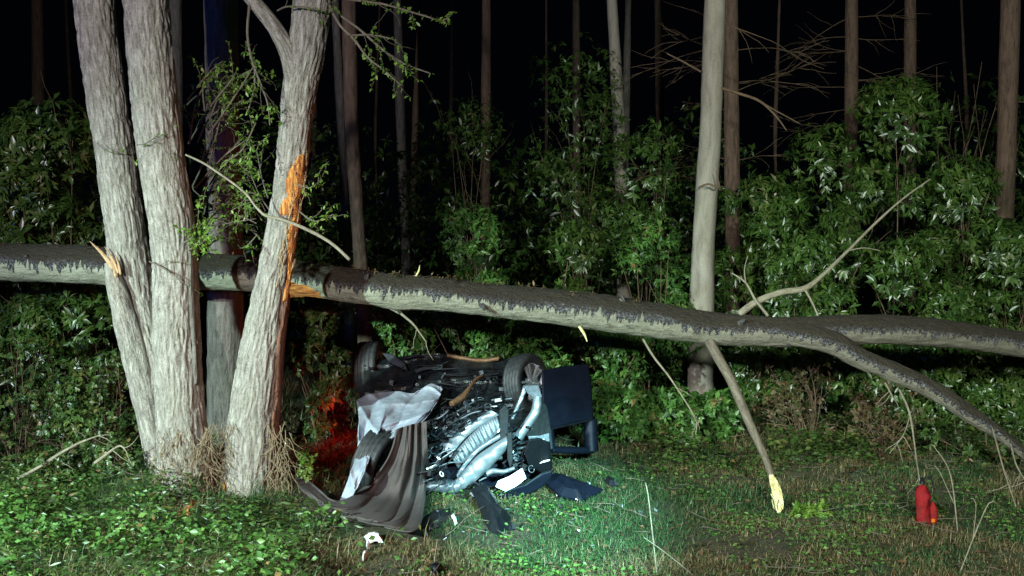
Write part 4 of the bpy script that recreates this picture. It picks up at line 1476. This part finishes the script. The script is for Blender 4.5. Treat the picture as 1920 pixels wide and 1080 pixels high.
# dim undergrowth of the far wood: one mass nobody could count
k = 9000
px = RNG.uniform(-150, 2070, k)
Df = RNG.uniform(20, 31, k)
fx = (px - 960) * Df / F
topz = 1.2 + 7.0 * fbm(np.stack([fx * .55, Df * .3, fx * 0 + 3], -1), 3) ** 1.6
zf = hgt(fx, Df) + topz * RNG.uniform(0, 1, k) ** .8
Vf, Tf = rosettes(np.stack([fx, Df, zf], -1), rand_dir(k) * .7 + np.array([0, -.3, .5]), 6, .17, .36)
far = fast_mesh('far_undergrowth', Vf, Tf, M['laurel'], attrs={'rnd': np.repeat(np.clip(RNG.normal(.4, .2, k * 6), 0, 1), 5)})
tag(far, 'dim leafy undergrowth deep in the wood between the trunks', 'undergrowth', kind='stuff')

# ================================================================ twigs with young leaves on the alders
def leafy_twigs(parent, specs, name='leafy_twig', leaf=.048, mat=None, sub=4, dens=1.0):
    """each spec: px rows; every twig is a part, its leaves a sub-part"""
    for rows in specs:
        mb = MB()
        p, r = px_tube(mb, rows, 6, max(14, len(rows) * 6))
        ends = []
        for k in range(sub):
            i0 = int(RNG.integers(len(p) // 4, len(p)))
            T = p[min(i0, len(p) - 1)] - p[i0 - 1]
            q = wander(p[i0 - 1], Vector(T).normalized() + Vector(rand_dir(1)[0]) * .9, RNG.uniform(.12, .38), 8, .3, .03)
            mb.tube(q, np.linspace(.0035, .0015, 9), 4)
            ends += [x for x in q[2:]]
        ends += [Vector(x) for x in p[len(p) // 3:]]
        tw = mb.build(name, M['twig'], parent)
        sel = [e for e in ends if RNG.uniform() < .55 * dens]
        if sel:
            C = np.array([tuple(e) for e in sel])
            V, T = rosettes(C, rand_dir(len(C)) * .6 + np.array([0, -.2, .6]), 3, leaf, .5)
            lf = fast_mesh('leaves', V, T, mat or M['bright'], tw, attrs={'rnd': np.repeat(np.clip(RNG.normal(.55, .22, len(C) * 3), 0, 1), 5)})
            lf['kind'] = 'stuff'


leafy_twigs(alder3, [
    [(600, -30, 8, 10.1), (640, -5, 7, 10.0), (720, 8, 6, 9.9), (790, 28, 5, 9.9), (830, 38, 4, 9.9), (852, 22, 3, 9.9)],
    [(618, 10, 9, 10.1), (636, 45, 8, 10.0), (664, 74, 7, 9.95), (690, 108, 6, 9.9), (718, 130, 5, 9.9), (752, 160, 3, 9.9)],
    [(640, 30, 7, 10.0), (680, 60, 7, 9.95), (720, 95, 6, 9.9), (760, 120, 5, 9.9), (808, 138, 3, 9.9)],
    [(660, 66, 5, 9.95), (700, 66, 5, 9.9), (740, 74, 3, 9.9)],
    [(470, -10, 8, 10.1), (464, 60, 7, 10.0), (472, 110, 6, 10.0), (490, 160, 5, 10.0), (502, 195, 4, 10.0), (506, 235, 3, 10.0)],
    [(478, 130, 5, 10.0), (476, 170, 5, 10.0), (464, 210, 3, 10.0)],
    [(560, 395, 4, 10.05), (590, 415, 4, 10.0), (625, 402, 3, 10.0)],
    [(555, 345, 4, 10.05), (580, 352, 3, 10.0), (600, 340, 2, 10.0)],
    [(520, 20, 5, 10.1), (545, 12, 5, 10.0), (610, 20, 4, 9.95)],
    [(480, 230, 4, 10.1), (455, 280, 4, 10.0), (430, 300, 3, 10.0), (400, 330, 2, 10.0)],
], sub=5)
# tangle of fine growth between the stems
sp = []
for k in range(26):
    x0, y0 = RNG.uniform(345, 400), RNG.uniform(180, 470)
    D = RNG.uniform(10.6, 11.0)
    x1, y1 = x0 + RNG.uniform(30, 110), y0 + RNG.uniform(-150, 60)
    sp.append([(x0, y0, 5, D), ((x0 + x1) / 2 + RNG.uniform(-20, 20), (y0 + y1) / 2 - 12, 4, D), (x1, y1, 2, D)])
leafy_twigs(alder2, sp, sub=6, leaf=.045, dens=.9)
sp = []
for k in range(9):
    x0, y0 = RNG.uniform(480, 510), RNG.uniform(340, 470)
    D = RNG.uniform(10.4, 10.8)
    x1, y1 = x0 - RNG.uniform(20, 90), y0 + RNG.uniform(-120, 40)
    sp.append([(x0, y0, 4, D), ((x0 + x1) / 2, (y0 + y1) / 2 + RNG.uniform(-20, 20), 3, D), (x1, y1, 2, D)])
leafy_twigs(alder3, sp, sub=5, leaf=.045, dens=.8)
leafy_twigs(alder2, [[(345, 455, 5, 9.98), (362, 445, 4, 9.95), (380, 440, 3, 9.95)], [(350, 470, 5, 9.98), (372, 460, 4, 9.9), (384, 452, 3, 9.9)],
                     [(350, 462, 4, 9.98), (362, 448, 3, 9.92), (366, 430, 2, 9.9)]], sub=5, leaf=.05, dens=1.8)
leafy_twigs(alder1, [[(280, 490, 4, 10.0), (310, 505, 4, 9.95), (345, 530, 3, 9.95)], [(182, 268, 3, 10.4), (205, 285, 3, 10.35), (232, 280, 2, 10.35)],
                     [(256, 272, 3, 9.95), (275, 268, 3, 9.93), (300, 250, 2, 9.95)]], sub=2, leaf=.03, mat=M['bright'])
# the snapped pale branch resting across the right alder
mb = MB()
px_tube(mb, [(348, 290, 5, 10.0), (385, 308, 6, 9.98), (425, 335, 6, 9.97), (460, 362, 6, 9.97), (482, 390, 7, 9.97), (500, 405, 8, 9.97), (530, 412, 8, 9.96), (575, 430, 9, 9.95), (620, 455, 9, 9.95), (656, 487, 9, 9.95)], 9, 60)
tag(mb.build('snapped_branch', M['pale_twig']), 'pale snapped branch slanting down across the torn orange wound', 'branch')
# dead branches on the floor, left
for rows, lab in (([(32, 898, 9, 10.35), (70, 878, 9, 10.4), (110, 852, 8, 10.45), (150, 830, 6, 10.5), (190, 815, 3, 10.55)], 'pale dead branch lying in the brambles at lower left'),
                  ([(178, 868, 9, 10.2), (200, 852, 8, 10.2), (224, 836, 6, 10.25), (236, 845, 3, 10.2)], 'short pale dead branch just left of the alder feet')):
    mb = MB()
    p, r = px_tube(mb, rows, 8, 30)
    for k in range(4):
        i0 = RNG.integers(6, 28)
        mb.tube(wander(p[i0], Vector((RNG.uniform(-.5, 1), -.3, RNG.uniform(-.6, .6))), .25, 6, .25), np.linspace(.006, .002, 7), 4)
    tag(mb.build('dead_branch', M['pale_twig']), lab, 'branch', 'dead branches on the forest floor')

# tall dead stalks
ST = [((1210, 905), (1216, 935), (1232, 1078), 4, 'tall dry stalk crossing the fallen stalk at lower right'),
      ((1208, 1008), (1250, 1038), (1302, 1080), 4, 'fallen dry stalk lying across the grass at lower right'),
      ((1752, 838), (1782, 890), (1796, 1000), 4, 'bent dry stem right of the red canister'),
      ((1868, 944), (1850, 950), (1798, 1078), 4, 'forked dry stem at the lower right corner'),
      ((820, 1010), (816, 1040), (812, 1075), 4, 'short dry stalk above the black rubber cap'),
      ((1112, 785), (1092, 810), (1078, 865), 5, 'curved dry stalk standing before the open door')]
for a, b, c, wd, lab in ST:
    gb = G(c[0], min(c[1], 1078))
    D = gb.y
    mb = MB()
    px_tube(mb, [(a[0], a[1], wd * .5, D), (b[0], b[1], wd * .8, D), (c[0], c[1], wd, D)], 6, 20)
    if 'forked' in lab or 'bent' in lab:
        px_tube(mb, [((b[0] + c[0]) / 2, (b[1] + c[1]) / 2, 3, D), (b[0] - 20, b[1] - 5, 2, D), (b[0] - 30, b[1] - 16, 1.5, D)], 5, 12)
    tag(mb.build('dry_stalk', M['pale_twig']), lab, 'stalk', 'dry stalks in the grass')
# thin saplings at the right edge of the wood
for k in range(16):
    px = RNG.uniform(1725, 1865)
    D = RNG.uniform(19, 22)
    top = RNG.uniform(90, 260)
    s = D / F
    x = (px - 960) * s
    mb = MB()
    mb.tube(wander((x, D, H(x, D) - .1), (RNG.uniform(-.1, .1), 0, 1), (CAMZ + (420 - top) * s - H(x, D)), 14, .06), np.linspace(.016, .005, 15), 5)
    tag(mb.build('sapling', M['brown_twig']), 'thin bare sapling in the thicket left of the rightmost trunk', 'sapling', 'bare saplings at the right')
# the beech's low bare branches
beech = [o for o in COL.objects if o.get('label') == 'smooth pale beech trunk behind the fallen trunk'][0]
for rows in ([[(1352, 165, 8, 15.4), (1385, 175, 8, 15.3), (1425, 190, 7, 15.2), (1455, 218, 5, 15.2), (1475, 245, 3, 15.2)], [(1425, 190, 5, 15.2), (1450, 205, 4, 15.2), (1500, 232, 2, 15.2)]],
             [[(1310, 352, 6, 15.1), (1328, 345, 6, 15.0), (1348, 350, 4, 15.0), (1342, 320, 3, 15.0)]],
             [[(1315, 135, 5, 15.4), (1285, 118, 5, 15.4), (1250, 100, 3, 15.4)]]):
    mb = MB()
    for r in rows:
        px_tube(mb, r, 6, 20)
    mb.build('bare_branch', M['brown_twig'], beech)
# roots and dry fibre at the alder feet
mb = MB()
for k in range(420):
    x = RNG.choice([RNG.uniform(290, 400), RNG.uniform(378, 432), RNG.uniform(500, 545)], p=[.35, .42, .23])
    y = RNG.uniform(800, 930) if x < 380 else RNG.uniform(790, 930)
    D = 10.0 if x < 400 else (10.12 if x < 430 else 10.1)
    p = W(x, y, D - RNG.uniform(0, .12) + (.08 if 380 < x < 425 else 0))
    q = wander(p, (RNG.uniform(-.8, .8), -.1, -1), RNG.uniform(.1, .32), 7, .34)
    mb.tube(q, np.linspace(.004, .002, 8), 4)
rt = mb.build('root_fibre', M['dry_fibre'], alder2)
rt['kind'] = 'stuff'

# ================================================================ grass and ground cover
LAID = [[(540, 880), (575, 885), (620, 935), (690, 900), (805, 860), (806, 960), (795, 1016), (745, 1020), (690, 1008), (640, 1000), (590, 972), (545, 935)],
        [(786, 984), (824, 955), (858, 954), (828, 980), (808, 998)], [(1020, 902), (1040, 885), (1130, 918), (1094, 938), (1052, 930)],
        [(690, 880), (1030, 860), (1010, 915), (880, 930), (760, 930)], [(680, 1004), (718, 1004), (720, 1020), (684, 1052), (676, 1050)]]


def bare_ground(x, y):
    """True where nothing grows: under the wreck and under what lies on the grass"""
    z = hgt(x, y) - CAMZ
    c, s = math.cos(PITCH), math.sin(PITCH)
    dep = y * c - z * s
    px = 960 + F * x / dep
    py = 540 - F * (y * s + z * c) / dep
    r = (x > -1.5) & (x < .35) & (y > 10.7) & (y < 13.1)
    for poly in LAID:
        r |= inside(px, py, poly)
    return r


def region(k, x0, x1, y0, y1):
    return RNG.uniform(x0, x1, k), RNG.uniform(y0, y1, k)


def grass(name, k, x0, x1, y0, y1, h, wd, dens):
    x, y = region(k, x0, x1, y0, y1)
    keep = RNG.uniform(size=k) < dens(x, y)
    # keep only what the view can hold, with a wide margin
    keep &= (np.abs(x) < y * 0.58 + 1.0) & ~bare_ground(x, y)
    x, y = x[keep], y[keep]
    k = len(x)
    dry = fbm(np.stack([x * 0.9, y * 1.3, x * 0 + 4], -1), 3)
    dry = np.clip((dry - 0.45) * 5.5 + 0.55, 0, 1)
    dry = np.clip(dry + np.clip((9.2 - y) / 1.0, 0, .8) * .5 + np.clip((x - 1.2) / 2, 0, 1) * .04 + RNG.normal(0, .2, k), 0, 1)
    z = hgt(x, y) - 0.01
    b = np.stack([x, y, z], -1)
    a = RNG.uniform(0, 2 * np.pi, k)
    clump = fbm(np.stack([x * 3, y * 3, x * 0], -1), 2)
    hh = h * RNG.uniform(.4, 1.2, k) * (.5 + clump)
    lean = RNG.uniform(.3, 1.9, k)
    d = np.stack([np.cos(a) * lean, np.sin(a) * lean, np.ones(k)], -1)
    d /= np.linalg.norm(d, axis=1)[:, None]
    s = np.stack([-np.sin(a), np.cos(a), np.zeros(k)], -1) * (wd * RNG.uniform(.6, 1.3, k))[:, None]
    mid = b + d * (hh * .55)[:, None]
    tip = b + d * hh[:, None] + np.stack([np.cos(a), np.sin(a), -np.ones(k) * .5], -1) * (hh * .35 * lean)[:, None]
    V = np.stack([b - s, b + s, mid + s * .8, mid - s * .8, tip], 1).reshape(-1, 3)
    o = np.arange(k)[:, None] * 5
    T = np.concatenate([o + np.array([[0, 1, 2]]), o + np.array([[0, 2, 3]]), o + np.array([[3, 2, 4]])])
    col = np.where(RNG.uniform(size=k) < dry, RNG.uniform(.55, 1, k), RNG.uniform(0, .5, k))
    ob = fast_mesh(name, V, T, M['grass'], attrs={'rnd': np.repeat(col, 5)}, smooth=True)
    return tag(ob, 'short grass and dry blades covering the clearing round the wreck', 'grass', kind='stuff')


grass('grass', 230000, -5.2, 6.0, 7.3, 13.2, .085, .0032, lambda x, y: np.where(x < -2.2, .45, 1.0))
g3 = grass('grass', 60000, -7, -.6, 7.3, 12.5, .24, .0032, lambda x, y: np.clip((-1.1 - x) / .6, .1, 1) * (.25 + .75 * (fbm(np.stack([x * 1.4, y * 1.4, x * 0 + 2], -1), 2) > .5)))
g3['label'] = 'long tangled grass among the herbs before the alders'
g2 = grass('grass', 60000, -10, 10, 12.5, 22, .2, .007, lambda x, y: .8 + 0 * x)
g2['label'] = 'sparser grass on the forest floor behind the wreck'


def cover(name, label, cat, k, x0, x1, y0, y1, leaf, mat, dens, zmax, Wr=.55, flat=.8):
    x, y = region(k, x0, x1, y0, y1)
    pn = fbm(np.stack([x * 1.6, y * 1.6, x * 0 + 11], -1), 3)
    keep = (RNG.uniform(size=k) < dens(x, y, pn)) & (np.abs(x) < y * 0.58 + 1) & ~bare_ground(x, y)
    x, y, pn = x[keep], y[keep], pn[keep]
    k = len(x)
    z = hgt(x, y) + RNG.uniform(0.01, 1, k) * zmax * (.3 + 1.2 * pn)
    a = RNG.uniform(0, 2 * np.pi, k)
    d = np.stack([np.cos(a), np.sin(a), RNG.uniform(-.5, .5, k)], -1)
    nrm = np.array([0, -.25, 1.0]) * flat + rand_dir(k) * .55
    ln = leaf * RNG.uniform(.55, 1.3, k)
    V, T = leaf_arrays(np.stack([x, y, z], -1), d, nrm, ln, ln * Wr * RNG.uniform(.8, 1.2, k))
    ob = fast_mesh(name, V, T, mat, attrs={'rnd': np.repeat(np.clip(pn * .6 + RNG.normal(.15, .2, k), 0, 1), 5)})
    return tag(ob, label, cat, kind='stuff')


def dens_mound(x, y, pn):
    m = np.exp(-((x + 3.0) ** 2 / 3.2 + (y - 9.3) ** 2 / 2.0))
    m = np.maximum(m, np.clip((-1.2 - x) / .6, 0, 1) * np.clip((10.2 - y) / .6, 0, 1))
    feet = np.clip((np.hypot((x + 2.75) * .62, y - 10.15) - .38) / .35, 0, 1)
    near_cloth = np.clip((-1.25 - x) / .5, .12, 1)
    return np.clip(m * np.clip((pn - .40) * 7, 0, 1) * (.45 + pn) * feet * near_cloth, 0, 1)


cover('ground_herbs', 'leafy green herbs covering the mound before the alders', 'ground cover', 30000, -6, -.6, 7.4, 10.4, .062, M['herb'], dens_mound, .26, .55, .45)
cover('creeping_herbs', 'narrow pale leaves mixed into the herbs before the alders', 'ground cover', 16000, -6, -.4, 7.4, 10.6, .085, M['bramble'], lambda x, y, pn: dens_mound(x, y, 1 - pn) * .8, .30, .22, .2)
cover('ground_ivy', 'small mixed leaves covering the floor beneath the brambles', 'ground cover', 42000, -8, -2.2, 9.4, 13.5, .05, M['bramble'], lambda x, y, pn: (pn > .38) * .9, .30)
cover('clearing_weeds', 'scattered low weeds in the grass of the clearing', 'ground cover', 30000, -1.5, 6.5, 7.8, 13, .04, M['herb'], lambda x, y, pn: np.clip((pn - .5) * 5, 0, 1), .10)
cover('forest_weeds', 'weeds on the floor under the bushes at the right', 'ground cover', 36000, 1.2, 9, 11.2, 16, .07, M['bramble'], lambda x, y, pn: np.clip((pn - .4) * 4, 0, 1) * np.clip((y - 11.2) / 1.2 + (x > 3.2) * .5, 0, 1), .28)
cover('leaf_litter', 'brown fallen leaves scattered over the forest floor', 'leaf litter', 26000, -7, 8, 7.4, 16, .05, M['litter'], lambda x, y, pn: np.clip(.9 - pn, 0, 1), .05, .6, 1.2)

# broken bits of the car and twigs strewn over the grass: uncountable
mb = MB()
for k in range(130):
    x, y = RNG.normal(.15, .9), RNG.normal(9.8, .55)
    p = Vector((x, y, H(x, y) + RNG.uniform(.03, .09)))
    mb.box(p, RNG.uniform(.005, .024, 3) * np.array([1.6, 1, .4]), Matrix.Rotation(RNG.uniform(0, 6.28), 3, Vector(rand_dir(1)[0])), int(RNG.choice([0, 1, 2], p=[.62, .32, .06])))
tag(mb.build('car_fragments', [M['plastic'], M['alu'], M['white_plastic']]), 'small broken fragments of the car strewn over the grass before it', 'fragments', kind='stuff')
mb = MB()
for k in range(420):
    x, y = RNG.uniform(-5, 6), RNG.uniform(7.6, 13.5)
    if bare_ground(np.array([x]), np.array([y]))[0]:
        continue
    a = RNG.uniform(0, 6.28)
    mb.tube(wander((x, y, H(x, y) + RNG.uniform(.03, .10)), (math.cos(a), math.sin(a), RNG.uniform(-.05, .15)), RNG.uniform(.08, .5), 6, .22), np.linspace(.0045, .0015, 7), 4)
tag(mb.build('twig_litter', M['twig']), 'thin dead twigs littering the clearing', 'twigs', kind='stuff')
